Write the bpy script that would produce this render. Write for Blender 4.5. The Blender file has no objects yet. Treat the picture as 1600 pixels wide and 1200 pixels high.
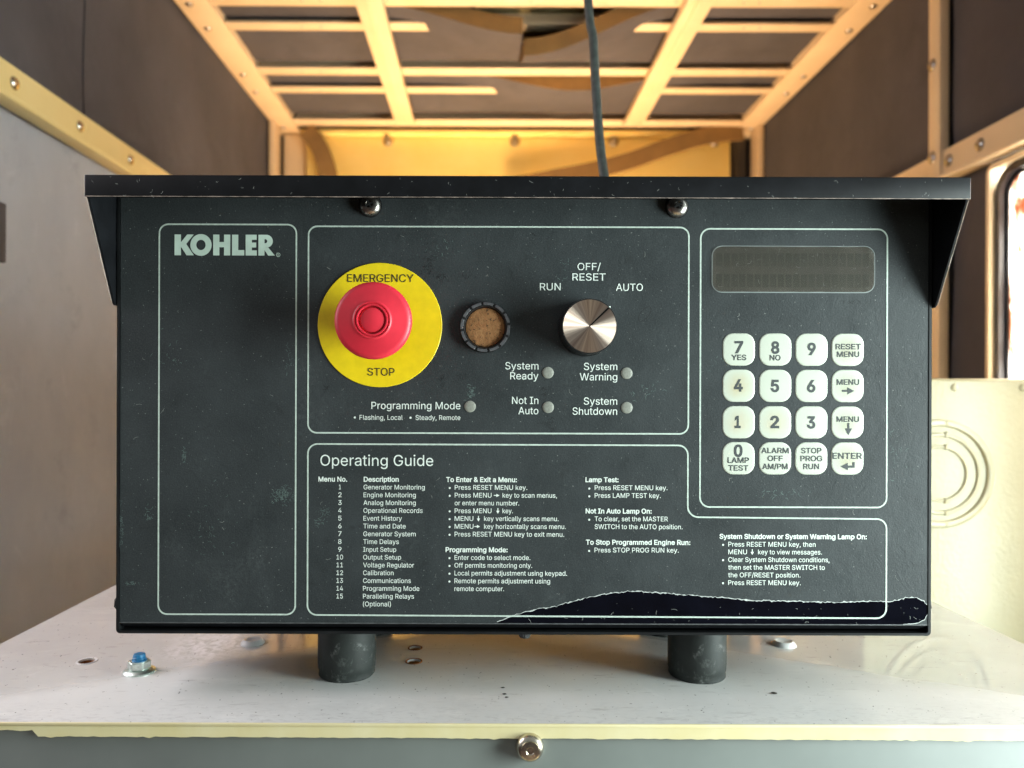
import bpy, bmesh, math, random, os
import numpy as np
from mathutils import Vector, Matrix, geometry
random.seed(7)
PI = math.pi
scene = bpy.context.scene
COL = scene.collection

# ------------------------------------------------------------------ camera
CZ = 1.10                    # camera height above the enclosure floor
F = 1150.0                   # focal length in photo pixels (photo 1600 wide)
VX, VY = 760.0, 617.0        # vanishing point of the enclosure's long axis
D = 0.400                    # distance of the control panel face
cam_data = bpy.data.cameras.new('camera')
cam_data.sensor_width = 36.0
cam_data.lens = F / 1600 * 36.0
cam_data.shift_x = (800 - VX) / 1600
cam_data.shift_y = (VY - 600) / 1600
cam_data.clip_start = 0.01
cam_data.clip_end = 200
cam_data.dof.use_dof = True
cam_data.dof.focus_distance = 0.397
cam_data.dof.aperture_fstop = 7.5
cam = bpy.data.objects.new('camera', cam_data)
cam.location = (0, 0, CZ)
cam.rotation_euler = (PI / 2, math.radians(-0.18), 0)
COL.objects.link(cam)
scene.camera = cam

# ------------------------------------------------------------------ light
world = bpy.data.worlds.new('World')
scene.world = world
world.use_nodes = True
bg = world.node_tree.nodes['Background']
bg.inputs['Color'].default_value = (0.93, 1.0, 0.98, 1)
bg.inputs['Strength'].default_value = 0.24
vs = scene.view_settings
vs.view_transform = 'Standard'
vs.look = 'None'
vs.exposure = 0.35
vs.gamma = 1.0
vs.use_curve_mapping = False


def area(name, loc, target, sx, sy, power, color, spread=180):
    l = bpy.data.lights.new(name, 'AREA')
    l.shape = 'RECTANGLE'
    l.size, l.size_y, l.energy, l.color = sx, sy, power, color
    l.spread = math.radians(spread)
    o = bpy.data.objects.new(name, l)
    o.location = loc
    o.rotation_euler = (Vector(target) - Vector(loc)).to_track_quat('-Z', 'Y').to_euler()
    COL.objects.link(o)
    return o


# daylight through the open door on the right of the camera
area('door_daylight_right', (0.80, 0.17, CZ - 0.08), (0.0, 0.47, CZ - 0.06), 0.40, 0.60, 24.0, (0.86, 1.0, 0.97))
# weaker daylight through the open door on the left
area('door_daylight_left', (-0.85, 0.40, CZ + 0.36), (-0.20, 0.50, CZ - 0.16), 0.5, 0.5, 7.0, (1.0, 0.92, 0.97))
# daylight outside the side window
area('window_daylight', (1.05, 0.72, CZ + 0.12), (0.64, 0.74, CZ + 0.08), 0.6, 0.6, 190.0, (0.95, 0.97, 1.0))
# added lamp standing in for warm floor bounce, aimed up behind the control box
area('warm_floor_bounce', (0.06, 1.25, CZ - 0.50), (0.06, 1.58, CZ + 0.6), 0.55, 0.5, 10.0, (1.0, 0.64, 0.36), 90)

# ------------------------------------------------------------------ materials
def lin(r, g, b):
    def f(c):
        c /= 255.0
        return c / 12.92 if c <= 0.04045 else ((c + 0.055) / 1.055) ** 2.4
    return (f(r), f(g), f(b), 1.0)


class NT:
    def __init__(self, name):
        self.m = bpy.data.materials.new(name)
        self.m.use_nodes = True
        self.t = self.m.node_tree
        self.b = self.t.nodes['Principled BSDF']
        self.tc = self.n('ShaderNodeTexCoord')

    def n(self, typ, **kw):
        nd = self.t.nodes.new(typ)
        for k, v in kw.items():
            setattr(nd, k, v)
        return nd

    def l(self, a, b):
        self.t.links.new(a, b)

    def set(self, **kw):
        for k, v in kw.items():
            self.b.inputs[k.replace('_', ' ')].default_value = v
        return self

    def noise(self, scale, detail=3, rough=0.5, stretch=None, coord='Object', seed=0.0, dist=0.0):
        mp = self.n('ShaderNodeMapping')
        mp.inputs['Location'].default_value = (seed, seed * 1.7, seed * 0.3)
        if stretch:
            mp.inputs['Scale'].default_value = stretch
        self.l(self.tc.outputs[coord], mp.inputs['Vector'])
        nz = self.n('ShaderNodeTexNoise')
        nz.inputs['Scale'].default_value = scale
        nz.inputs['Detail'].default_value = detail
        nz.inputs['Roughness'].default_value = rough
        nz.inputs['Distortion'].default_value = dist
        self.l(mp.outputs[0], nz.inputs['Vector'])
        return nz.outputs['Fac']

    def ramp(self, fac, lo, hi, a=0.0, b=1.0):
        mr = self.n('ShaderNodeMapRange')
        mr.inputs['From Min'].default_value = lo
        mr.inputs['From Max'].default_value = hi
        mr.inputs['To Min'].default_value = a
        mr.inputs['To Max'].default_value = b
        self.l(fac, mr.inputs['Value'])
        return mr.outputs[0]

    def mix(self, fac, a, b):
        mx = self.n('ShaderNodeMix', data_type='RGBA')
        if isinstance(fac, float):
            mx.inputs[0].default_value = fac
        else:
            self.l(fac, mx.inputs[0])
        for i, c in ((6, a), (7, b)):
            if isinstance(c, tuple):
                mx.inputs[i].default_value = c
            else:
                self.l(c, mx.inputs[i])
        return mx.outputs[2]

    def math(self, op, a, b):
        md = self.n('ShaderNodeMath', operation=op)
        for i, c in ((0, a), (1, b)):
            if isinstance(c, (int, float)):
                md.inputs[i].default_value = c
            else:
                self.l(c, md.inputs[i])
        return md.outputs[0]

    def color(self, c):
        self.l(c, self.b.inputs['Base Color'])
        return self

    def bump(self, h, strength=0.3, dist=0.001):
        bp = self.n('ShaderNodeBump')
        bp.inputs['Strength'].default_value = strength
        bp.inputs['Distance'].default_value = dist
        self.l(h, bp.inputs['Height'])
        self.l(bp.outputs[0], self.b.inputs['Normal'])
        return self


def simple(name, col, rough=0.5, metal=0.0, spec=0.5, var=0.0, scale=80, bump=0.0, bscale=300, bdist=0.0005, **kw):
    t = NT(name)
    t.set(Roughness=rough, Metallic=metal, **{'Specular IOR Level': spec})
    for k, v in kw.items():
        t.b.inputs[k.replace('_', ' ')].default_value = v
    if var:
        c2 = tuple(max(0, x * (1 - var)) for x in col[:3]) + (1,)
        c1 = tuple(min(1, x * (1 + var * 0.6)) for x in col[:3]) + (1,)
        t.color(t.mix(t.ramp(t.noise(scale, 4, 0.6), 0.32, 0.68), c2, c1))
    else:
        t.b.inputs['Base Color'].default_value = col
    if bump:
        t.bump(t.noise(bscale, 3), bump, bdist)
    return t.m


M = {}


def film_material():
    t = NT('panel_film')
    base = t.mix(t.ramp(t.noise(22, 4, 0.6), 0.3, 0.7), (0.020, 0.024, 0.026, 1), (0.037, 0.0435, 0.0465, 1))
    grain = t.ramp(t.noise(1300, 2, 0.7), 0.42, 0.72)
    c = t.mix(t.math('MULTIPLY', grain, 0.45), base, (0.066, 0.073, 0.075, 1))
    # dark rubbed creases
    cr = t.ramp(t.noise(95, 5, 0.65, seed=3.1, dist=0.6), 0.60, 0.74)
    c = t.mix(t.math('MULTIPLY', cr, 0.45), c, (0.016, 0.018, 0.018, 1))
    # chalky scuffs
    sc = t.math('MULTIPLY', t.ramp(t.noise(40, 4, 0.6, seed=9.2, stretch=(1.0, 1, 0.55)), 0.57, 0.72),
                t.ramp(t.noise(420, 3, 0.7, seed=1.0), 0.42, 0.7))
    c = t.mix(t.math('MULTIPLY', sc, 0.20), c, (0.16, 0.18, 0.18, 1))
    # dust specks
    sp = t.ramp(t.noise(800, 1, 0.5, seed=5.5), 0.715, 0.755)
    c = t.mix(t.math('MULTIPLY', sp, 0.40), c, (0.34, 0.36, 0.34, 1))
    t.color(c)
    t.l(t.ramp(t.noise(60, 4, 0.6, seed=2), 0.3, 0.7, 0.42, 0.60), t.b.inputs['Roughness'])
    h = t.math('ADD', t.noise(1100, 2), t.math('MULTIPLY', t.noise(110, 4, 0.6, seed=3.1, dist=1.2), 2.2))
    t.bump(h, 0.22, 0.0004)
    t.set(**{'Specular IOR Level': 0.25})
    return t.m


def paint_material(name, c1, c2, rough=0.4, rust=0.25, scale=9.0):
    t = NT(name)
    c = t.mix(t.ramp(t.noise(scale, 5, 0.6), 0.3, 0.7), c1, c2)
    r = t.ramp(t.noise(38, 6, 0.7, seed=4.0), 0.66, 0.74)
    c = t.mix(t.math('MULTIPLY', r, rust), c, (0.16, 0.075, 0.03, 1))
    t.color(c)
    t.set(Roughness=rough)
    t.bump(t.noise(240, 3), 0.12, 0.0006)
    return t.m


def foam_material(name, c1, c2):
    t = NT(name)
    c = t.mix(t.ramp(t.noise(5.0, 6, 0.65, stretch=(1, 1, 0.6)), 0.3, 0.7), c1, c2)
    # rubbed streaks and dirty blotches
    st = t.ramp(t.noise(26, 6, 0.7, stretch=(1, 1, 0.6), seed=4.0, dist=0.8), 0.58, 0.78)
    c = t.mix(t.math('MULTIPLY', st, 0.30), c, tuple(min(1, q * 1.5) for q in c2[:3]) + (1,))
    dk = t.ramp(t.noise(14, 6, 0.7, seed=8.0), 0.58, 0.72)
    c = t.mix(t.math('MULTIPLY', dk, 0.35), c, tuple(q * 0.65 for q in c1[:3]) + (1,))
    t.color(c)
    t.set(Roughness=0.85, **{'Specular IOR Level': 0.25})
    t.bump(t.math('ADD', t.noise(9, 3), t.math('MULTIPLY', t.noise(400, 2), 0.03)), 0.35, 0.02)
    return t.m


def top_material():
    t = NT('dusty_cabinet_paint')
    c = t.mix(t.ramp(t.noise(9, 5, 0.6), 0.3, 0.7), (0.54, 0.54, 0.525, 1), (0.65, 0.645, 0.63, 1))
    # light dust patches and dark scuffs
    pale = t.ramp(t.noise(24, 6, 0.72, seed=6, stretch=(1, 1.6, 1), dist=0.8), 0.56, 0.70)
    c = t.mix(t.math('MULTIPLY', pale, 0.45), c, (0.74, 0.73, 0.71, 1))
    sc = t.ramp(t.noise(70, 6, 0.75, seed=2.4, stretch=(0.5, 2.4, 1), dist=0.4), 0.60, 0.69)
    c = t.mix(t.math('MULTIPLY', sc, 0.42), c, (0.26, 0.24, 0.235, 1))
    # a band of ingrained grime just behind the front edge
    sy_ = t.n('ShaderNodeSeparateXYZ')
    t.l(t.tc.outputs['Object'], sy_.inputs[0])
    band = t.math('MULTIPLY', t.ramp(sy_.outputs['Y'], -0.105, -0.135), t.ramp(t.noise(260, 5, 0.75, seed=7, stretch=(0.6, 1.4, 1)), 0.50, 0.66))
    c = t.mix(t.math('MULTIPLY', band, 0.38), c, (0.30, 0.28, 0.28, 1))
    # a chalky spill near the left foot
    dv = t.n('ShaderNodeVectorMath', operation='SUBTRACT')
    dv.inputs[1].default_value = (-0.197, -0.024, 0)
    t.l(t.tc.outputs['Object'], dv.inputs[0])
    dl = t.n('ShaderNodeVectorMath', operation='LENGTH')
    t.l(dv.outputs[0], dl.inputs[0])
    spill = t.math('MULTIPLY', t.ramp(t.math('ADD', dl.outputs['Value'], t.math('MULTIPLY', t.noise(60, 4, 0.6, seed=2), 0.03)), 0.055, 0.028),
                   t.ramp(t.noise(150, 5, 0.7, seed=12, dist=0.8), 0.40, 0.56))
    c = t.mix(t.math('MULTIPLY', spill, 0.85), c, (0.88, 0.88, 0.90, 1))
    sp = t.ramp(t.noise(520, 1, 0.5, seed=8), 0.745, 0.775)
    c = t.mix(t.math('MULTIPLY', sp, 0.8), c, (0.06, 0.055, 0.05, 1))
    t.color(c)
    # wiped glossy paint at the back, dust-dulled towards the front edge
    sx = t.n('ShaderNodeSeparateXYZ')
    t.l(t.tc.outputs['Object'], sx.inputs[0])
    ax = t.math('ABSOLUTE', sx.outputs['X'], 0)
    edge = t.math('ADD', t.math('ADD', sx.outputs['Y'], t.math('MULTIPLY', ax, 0.5)),
                  t.math('MULTIPLY', t.noise(30, 4, 0.6, seed=3), 0.012))
    m = t.ramp(edge, 0.030, 0.052)
    rough = t.n('ShaderNodeMapRange')
    rough.inputs['To Min'].default_value = 0.55
    rough.inputs['To Max'].default_value = 0.05
    t.l(m, rough.inputs['Value'])
    t.l(rough.outputs[0], t.b.inputs['Roughness'])
    t.l(t.math('MULTIPLY', m, 0.7), t.b.inputs['Coat Weight'])
    t.set(**{'Specular IOR Level': 0.8, 'Coat Roughness': 0.03})
    t.bump(t.math('ADD', t.noise(600, 2), t.math('MULTIPLY', t.noise(45, 3, seed=1), 1.5)), 0.025, 0.0005)
    return t.m


def key_material():
    t = NT('key_membrane')
    oi = t.n('ShaderNodeObjectInfo')
    g = t.n('ShaderNodeVectorMath', operation='LENGTH')
    t.l(t.tc.outputs['Object'], g.inputs[0])
    k = t.ramp(g.outputs['Value'], 0.0085, 0.0025)
    nz = t.ramp(t.noise(160, 3, 0.6), 0.35, 0.65, 0.5, 1.0)
    c = t.mix(t.math('MULTIPLY', k, nz), (0.50, 0.535, 0.455, 1), oi.outputs['Color'])
    t.color(c)
    t.set(Roughness=0.42)
    t.bump(t.noise(900, 2), 0.05, 0.0003)
    return t.m


def spun_metal():
    t = NT('spun_aluminium')
    t.set(Metallic=1.0, Roughness=0.55, Anisotropic=0.98)
    t.b.inputs['Anisotropic Rotation'].default_value = 0.25
    t.b.inputs['Base Color'].default_value = (0.80, 0.63, 0.53, 1)
    sp = t.n('ShaderNodeSeparateXYZ')
    t.l(t.tc.outputs['Object'], sp.inputs[0])
    an = t.math('ARCTAN2', sp.outputs['Z'], sp.outputs['X'])
    nz = t.n('ShaderNodeTexNoise', noise_dimensions='1D')
    nz.inputs['Scale'].default_value = 5.0
    nz.inputs['Detail'].default_value = 4
    t.l(an, nz.inputs['W'])
    t.color(t.mix(t.ramp(nz.outputs['Fac'], 0.35, 0.65), (0.62, 0.46, 0.38, 1), (0.95, 0.80, 0.68, 1)))  # sheen streaks of the spun face mixed into the colour by angle
    tg = t.n('ShaderNodeTangent', direction_type='RADIAL', axis='Y')
    t.l(tg.outputs[0], t.b.inputs['Tangent'])
    return t.m


def foam_disc():
    t = NT('horn_foam')
    c = t.mix(t.ramp(t.noise(180, 4, 0.6), 0.35, 0.65), (0.235, 0.105, 0.035, 1), (0.33, 0.16, 0.06, 1))
    vo = t.ramp(t.noise(420, 4, 0.7, seed=3.3), 0.575, 0.62)
    c = t.mix(t.math('MULTIPLY', vo, 0.85), c, (0.045, 0.022, 0.01, 1))
    t.color(c)
    t.set(Roughness=0.9)
    t.bump(t.noise(420, 4, 0.7, seed=3.3), 0.6, 0.0008)
    return t.m


def window_pane_material():
    t = NT('grimy_window_glass')
    st = t.ramp(t.noise(26, 5, 0.7, stretch=(1, 1, 0.5)), 0.50, 0.60)
    c = t.mix(t.math('MULTIPLY', st, 0.95), (0.60, 0.57, 0.52, 1), (0.10, 0.030, 0.005, 1))
    t.color(c)
    t.set(Roughness=0.3)
    tr = t.n('ShaderNodeBsdfTranslucent')
    t.l(c, tr.inputs['Color'])
    mx = t.n('ShaderNodeMixShader')
    mx.inputs[0].default_value = 0.85
    t.l(t.b.outputs[0], mx.inputs[1])
    t.l(tr.outputs[0], mx.inputs[2])
    t.l(mx.outputs[0], t.t.nodes['Material Output'].inputs['Surface'])
    return t.m


M['film'] = film_material()
M['gloss_black'] = simple('gloss_black_plate', (0.0025, 0.003, 0.006, 1), 0.06, var=0.3, scale=50)
M['print'] = simple('pale_print', (0.74, 0.81, 0.76, 1), 0.6, var=0.14, scale=700)
M['line'] = simple('pale_line_print', (0.50, 0.59, 0.53, 1), 0.6, var=0.18, scale=500)
M['worn_edge'] = simple('worn_paint_edge', (0.30, 0.235, 0.20, 1), 0.5, var=0.5, scale=260)
M['grey_edge'] = simple('grey_edge_highlight', (0.085, 0.09, 0.092, 1), 0.45, var=0.5, scale=160)
M['scuff'] = simple('chalky_scuff', (0.105, 0.15, 0.14, 1), 0.8)
M['crease'] = simple('dark_crease', (0.006, 0.007, 0.008, 1), 0.7)
M['logo'] = simple('pale_logo_print', (0.55, 0.68, 0.60, 1), 0.6, var=0.12, scale=90)
M['tear'] = simple('torn_film_edge', (0.50, 0.53, 0.51, 1), 0.7, var=0.35, scale=900)
M['dark_print'] = simple('dark_key_print', (0.035, 0.042, 0.045, 1), 0.6)
M['black_print'] = simple('black_legend_print', (0.03, 0.028, 0.008, 1), 0.6)
M['pointer'] = simple('pointer_paint', (0.003, 0.003, 0.003, 1), 0.9, spec=0.1)
M['hood'] = simple('black_powder_coat', (0.007, 0.0075, 0.009, 1), 0.36, spec=0.2, var=0.4, scale=60, bump=0.05, bscale=700)
M['housing'] = simple('black_housing_paint', (0.009, 0.010, 0.011, 1), 0.38, spec=0.4, var=0.4, scale=50, bump=0.06, bscale=600)
M['yellow'] = simple('yellow_disc', (0.80, 0.60, 0.004, 1), 0.42, var=0.09, scale=110, bump=0.03, bscale=500)
M['red'] = simple('red_mushroom_plastic', (0.68, 0.022, 0.045, 1), 0.46, var=0.10, scale=90, bump=0.04, bscale=900)
M['black_plastic'] = simple('black_plastic', (0.010, 0.010, 0.011, 1), 0.38, var=0.4, scale=200, bump=0.1, bscale=1500)
M['collar'] = simple('dark_collar_plastic', (0.085, 0.085, 0.092, 1), 0.28, var=0.4, scale=260)
M['horn_foam'] = foam_disc()
M['spun'] = spun_metal()
M['lamp'] = simple('unlit_lamp_lens', (0.24, 0.245, 0.215, 1), 0.55, var=0.20, scale=700, bump=0.2, bscale=1800)
M['key'] = key_material()
M['lcd'] = simple('lcd_back', (0.088, 0.080, 0.066, 1), 0.55, var=0.35, scale=28)
M['lcd_cell'] = simple('lcd_cell', (0.058, 0.052, 0.042, 1), 0.5, var=0.35, scale=45)
M['window_plastic'] = simple('scratched_display_window', (0.88, 0.88, 0.86, 1), 0.14, **{'Transmission_Weight': 1.0, 'IOR': 1.12})
M['window_edge'] = simple('display_window_edge', (0.22, 0.25, 0.25, 1), 0.5)
M['steel'] = simple('dull_steel', (0.42, 0.39, 0.36, 1), 0.28, metal=1.0, var=0.35, scale=400, bump=0.1, bscale=1400)
M['black_steel'] = simple('blackened_steel', (0.035, 0.035, 0.035, 1), 0.32, metal=0.4, var=0.4, scale=500)
M['zinc'] = simple('zinc_plating', (0.72, 0.80, 0.75, 1), 0.36, metal=1.0, var=0.25, scale=350)
M['bright_steel'] = simple('worn_bright_steel', (0.66, 0.60, 0.50, 1), 0.24, metal=1.0, var=0.3, scale=300, bump=0.1, bscale=900)
M['blue_stud'] = simple('blue_thread_sealant', (0.015, 0.16, 0.34, 1), 0.4, var=0.25, scale=500, bump=0.3, bscale=900)


def rubber_material():
    t = NT('dusty_rubber')
    c = t.mix(t.ramp(t.noise(60, 4, 0.6), 0.3, 0.7), (0.010, 0.0135, 0.012, 1), (0.022, 0.028, 0.0255, 1))
    d = t.math('MULTIPLY', t.ramp(t.noise(75, 5, 0.7, seed=5, dist=1.0), 0.56, 0.70), t.ramp(t.noise(300, 3, 0.7), 0.4, 0.65))
    t.color(t.mix(t.math('MULTIPLY', d, 0.7), c, (0.22, 0.23, 0.22, 1)))
    t.set(Roughness=0.62)
    t.bump(t.noise(500, 3), 0.15, 0.0005)
    return t.m


M['rubber'] = rubber_material()
M['lint'] = simple('pale_lint', (0.30, 0.31, 0.29, 1), 0.8)
M['crumb'] = simple('dark_grit', (0.05, 0.042, 0.035, 1), 0.9)
M['top'] = top_material()
M['lip'] = paint_material('yellow_cream_edge_paint', (0.66, 0.57, 0.30, 1), (0.72, 0.65, 0.41, 1), 0.45, 0.8, 30)
M['front'] = simple('grey_green_paint', (0.165, 0.183, 0.172, 1), 0.55, var=0.12, scale=14, bump=0.03, bscale=200)
M['cream'] = paint_material('cream_enclosure_paint', (0.66, 0.51, 0.32, 1), (0.74, 0.59, 0.39, 1), 0.45, 0.3)
M['yellow_cream'] = paint_material('yellow_cream_paint', (0.70, 0.55, 0.24, 1), (0.76, 0.62, 0.30, 1), 0.38, 0.2)
M['golden'] = paint_material('golden_cream_paint', (0.86, 0.64, 0.19, 1), (0.90, 0.71, 0.26, 1), 0.40, 0.15)
M['foam'] = foam_material('dark_acoustic_foam', (0.052, 0.050, 0.056, 1), (0.082, 0.078, 0.086, 1))
M['foam_lower_lit'] = foam_material('lit_acoustic_foam', (0.31, 0.335, 0.385, 1), (0.40, 0.42, 0.465, 1))  # same foam lightened: light on the lower left wall is in its colour
M['foam_edge'] = simple('tan_foam_edge', (0.20, 0.115, 0.035, 1), 0.9, var=0.2, scale=20)
M['sheet'] = simple('enclosure_sheet', (0.06, 0.055, 0.05, 1), 0.6)
M['gasket'] = simple('black_rubber_gasket', (0.022, 0.022, 0.026, 1), 0.32, var=0.3, scale=40)
M['pane'] = window_pane_material()
M['cable'] = simple('grey_green_cable', (0.050, 0.060, 0.055, 1), 0.38, var=0.4, scale=160, bump=0.1, bscale=600)
M['box_paint'] = paint_material('glossy_cream_box_paint', (0.52, 0.455, 0.27, 1), (0.57, 0.505, 0.31, 1), 0.30, 0.12, 14)
M['rust'] = simple('rusty_hole', (0.30, 0.11, 0.025, 1), 0.9, var=0.6, scale=300)
M['ground'] = simple('reddish_ground', (0.13, 0.075, 0.060, 1), 0.95, var=0.5, scale=0.8)
M['floor'] = simple('floor_paint', (0.42, 0.33, 0.18, 1), 0.6, var=0.3, scale=6)

bp = M['box_paint'].node_tree      # orange-peel finish of the wiring box
for nd in bp.nodes:
    if nd.type == 'BUMP':
        nd.inputs['Strength'].default_value = 0.24
        nd.inputs['Distance'].default_value = 0.0012

# ------------------------------------------------------------------ mesh helpers
WLOC = {}


def link(name, data, loc=(0, 0, 0), parent=None):
    o = bpy.data.objects.new(name, data)
    COL.objects.link(o)
    w = Vector(loc)
    WLOC[o] = w
    if parent is not None:
        o.parent = parent
        o.location = w - WLOC[parent]
    else:
        o.location = w
    return o


def tag(o, label, cat=None, group=None, kind=None):
    o['label'] = label
    if cat:
        o['category'] = cat
    if group:
        o['group'] = group
    if kind:
        o['kind'] = kind
    return o


def mk(name, bm, mats, parent=None, smooth=35):
    """link a bmesh (world coordinates) as one object with its origin at its centre"""
    lo = Vector((1e9,) * 3)
    hi = -lo
    for v in bm.verts:
        for i in range(3):
            lo[i] = min(lo[i], v.co[i])
            hi[i] = max(hi[i], v.co[i])
    c = (lo + hi) / 2
    for v in bm.verts:
        v.co -= c
    if smooth:
        for f in bm.faces:
            f.smooth = True
        a = math.radians(smooth)
        for e in bm.edges:
            if len(e.link_faces) == 2:
                e.smooth = e.calc_face_angle(0) < a
            else:
                e.smooth = False
    me = bpy.data.meshes.new(name)
    bm.to_mesh(me)
    bm.free()
    for m in (mats if isinstance(mats, (list, tuple)) else [mats]):
        me.materials.append(M[m])
    return link(name, me, c, parent)


def again(o, name, loc, parent):
    """another object sharing o's mesh, centred at loc"""
    return link(name, o.data, loc, parent)


def fixn(bm):
    bmesh.ops.recalc_face_normals(bm, faces=bm.faces)
    return bm


def add_box(bm, x0, x1, y0, y1, z0, z1, bev=0.0, seg=2):
    r = bmesh.ops.create_cube(bm, size=1.0)
    vs_ = r['verts']
    for v in vs_:
        v.co = Vector((x0 if v.co.x < 0 else x1, y0 if v.co.y < 0 else y1, z0 if v.co.z < 0 else z1))
    if bev:
        es = list({e for v in vs_ for e in v.link_edges})
        bmesh.ops.bevel(bm, geom=es, offset=bev, segments=seg, affect='EDGES', profile=0.5)
    return bm


def box(name, x0, x1, y0, y1, z0, z1, mat, parent=None, bev=0.0, seg=2):
    bm = bmesh.new()
    add_box(bm, x0, x1, y0, y1, z0, z1, bev, seg)
    return mk(name, bm, mat, parent)


def add_lathe(bm, c, axis, prof, n=48):
    """revolve (radius, height) profile round axis through c; heights run along axis"""
    ax = Vector(axis).normalized()
    u = ax.orthogonal().normalized()
    w = ax.cross(u)
    rings = []
    for r, h in prof:
        if r < 1e-7:
            rings.append([bm.verts.new(Vector(c) + ax * h)])
        else:
            rings.append([bm.verts.new(Vector(c) + ax * h + (u * math.cos(2 * PI * i / n) + w * math.sin(2 * PI * i / n)) * r) for i in range(n)])
    for a, b in zip(rings, rings[1:]):
        for i in range(n):
            j = (i + 1) % n
            if len(a) == 1 and len(b) == 1:
                continue
            if len(a) == 1:
                bm.faces.new((a[0], b[i], b[j]))
            elif len(b) == 1:
                bm.faces.new((a[i], b[0], a[j]))
            else:
                bm.faces.new((a[i], b[i], b[j], a[j]))
    return fixn(bm)


def lathe(name, c, axis, prof, mat, parent=None, n=48, smooth=35):
    bm = bmesh.new()
    add_lathe(bm, c, axis, prof, n)
    return mk(name, bm, mat, parent, smooth)


def add_prism(bm, pts, d0, d1):
    """outline (x, z) pairs closed between depths d0 (near) and d1 (far)"""
    a = [bm.verts.new((x, d0, z)) for x, z in pts]
    b = [bm.verts.new((x, d1, z)) for x, z in pts]
    bm.faces.new(a)
    bm.faces.new(b[::-1])
    n = len(pts)
    for i in range(n):
        j = (i + 1) % n
        bm.faces.new((a[i], a[j], b[j], b[i]))
    return fixn(bm)


def add_flat(bm, pts, d):
    f = bm.faces.new([bm.verts.new((x, d, z)) for x, z in pts])
    f.normal_update()
    if f.normal.y > 0:
        f.normal_flip()
    return bm


def rrect(x0, x1, z0, z1, r, n=8):
    pts = []
    for cx, cz, a0 in ((x1 - r, z1 - r, 0), (x0 + r, z1 - r, 90), (x0 + r, z0 + r, 180), (x1 - r, z0 + r, 270)):
        for i in range(n + 1):
            a = math.radians(a0 + 90 * i / n)
            pts.append((cx + r * math.cos(a), cz + r * math.sin(a)))
    return pts


def add_ring(bm, pts, w, d, closed=True):
    """flat line of width w following an outline"""
    n = len(pts)
    V = []
    for i in range(n):
        p = Vector(pts[i])
        if closed:
            a, b = Vector(pts[i - 1]), Vector(pts[(i + 1) % n])
        else:
            a, b = Vector(pts[max(0, i - 1)]), Vector(pts[min(n - 1, i + 1)])
        t = (b - a)
        t = t.normalized() if t.length > 1e-9 else Vector((1, 0))
        nn = Vector((-t.y, t.x))
        ww = w(i) if callable(w) else w
        V.append((bm.verts.new((p.x + nn.x * ww / 2, d, p.y + nn.y * ww / 2)),
                  bm.verts.new((p.x - nn.x * ww / 2, d, p.y - nn.y * ww / 2))))
    for i in range(n if closed else n - 1):
        j = (i + 1) % n
        f = bm.faces.new((V[i][0], V[i][1], V[j][1], V[j][0]))
        f.normal_update()
        if f.normal.y > 0:
            f.normal_flip()
    return bm


def tube(name, pts, r, mat, parent=None, n=12, closed=False, rx=None):
    bm = bmesh.new()
    rings = []
    up = Vector((0.31, 0.2, 0.93))
    N = len(pts)
    for i, p in enumerate(pts):
        p = Vector(p)
        a = Vector(pts[(i - 1) % N] if closed else pts[max(0, i - 1)])
        b = Vector(pts[(i + 1) % N] if closed else pts[min(N - 1, i + 1)])
        t = (b - a).normalized()
        u = t.cross(up)
        if u.length < 1e-4:
            u = t.cross(Vector((1, 0, 0)))
        u.normalize()
        w = t.cross(u)
        rings.append([bm.verts.new(p + (u * math.cos(2 * PI * k / n) + w * math.sin(2 * PI * k / n)) * r) for k in range(n)])
    for i in range(N if closed else N - 1):
        a, b = rings[i], rings[(i + 1) % N]
        for k in range(n):
            j = (k + 1) % n
            bm.faces.new((a[k], a[j], b[j], b[k]))
    if not closed:
        bm.faces.new(rings[0][::-1])
        bm.faces.new(rings[-1])
    fixn(bm)
    return mk(name, bm, mat, parent, 60)


def smooth_path(pts, n=12):
    out = []
    P = [Vector(p) for p in pts]
    for i in range(len(P) - 1):
        p0, p1, p2, p3 = P[max(0, i - 1)], P[i], P[i + 1], P[min(len(P) - 1, i + 2)]
        for k in range(n):
            t = k / n
            out.append(0.5 * ((2 * p1) + (p2 - p0) * t + (2 * p0 - 5 * p1 + 4 * p2 - p3) * t * t + (3 * p1 - p0 - 3 * p2 + p3) * t ** 3))
    out.append(P[-1])
    return out


def at(px, py, d):
    return Vector(((px - VX) / F * d, d, CZ + (VY - py) / F * d))


K = D / F


def X(px):
    return (px - VX) * K


def Z(py):
    return CZ + (VY - py) * K


def pts_px(l):
    return [(X(a), Z(b)) for a, b in l]


# ------------------------------------------------------------------ lettering
try:
    FONT = bpy.data.fonts.load(os.path.join(bpy.utils.system_resource('DATAFILES'), 'fonts', 'Inter.woff2'))
except Exception:
    FONT = None


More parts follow.
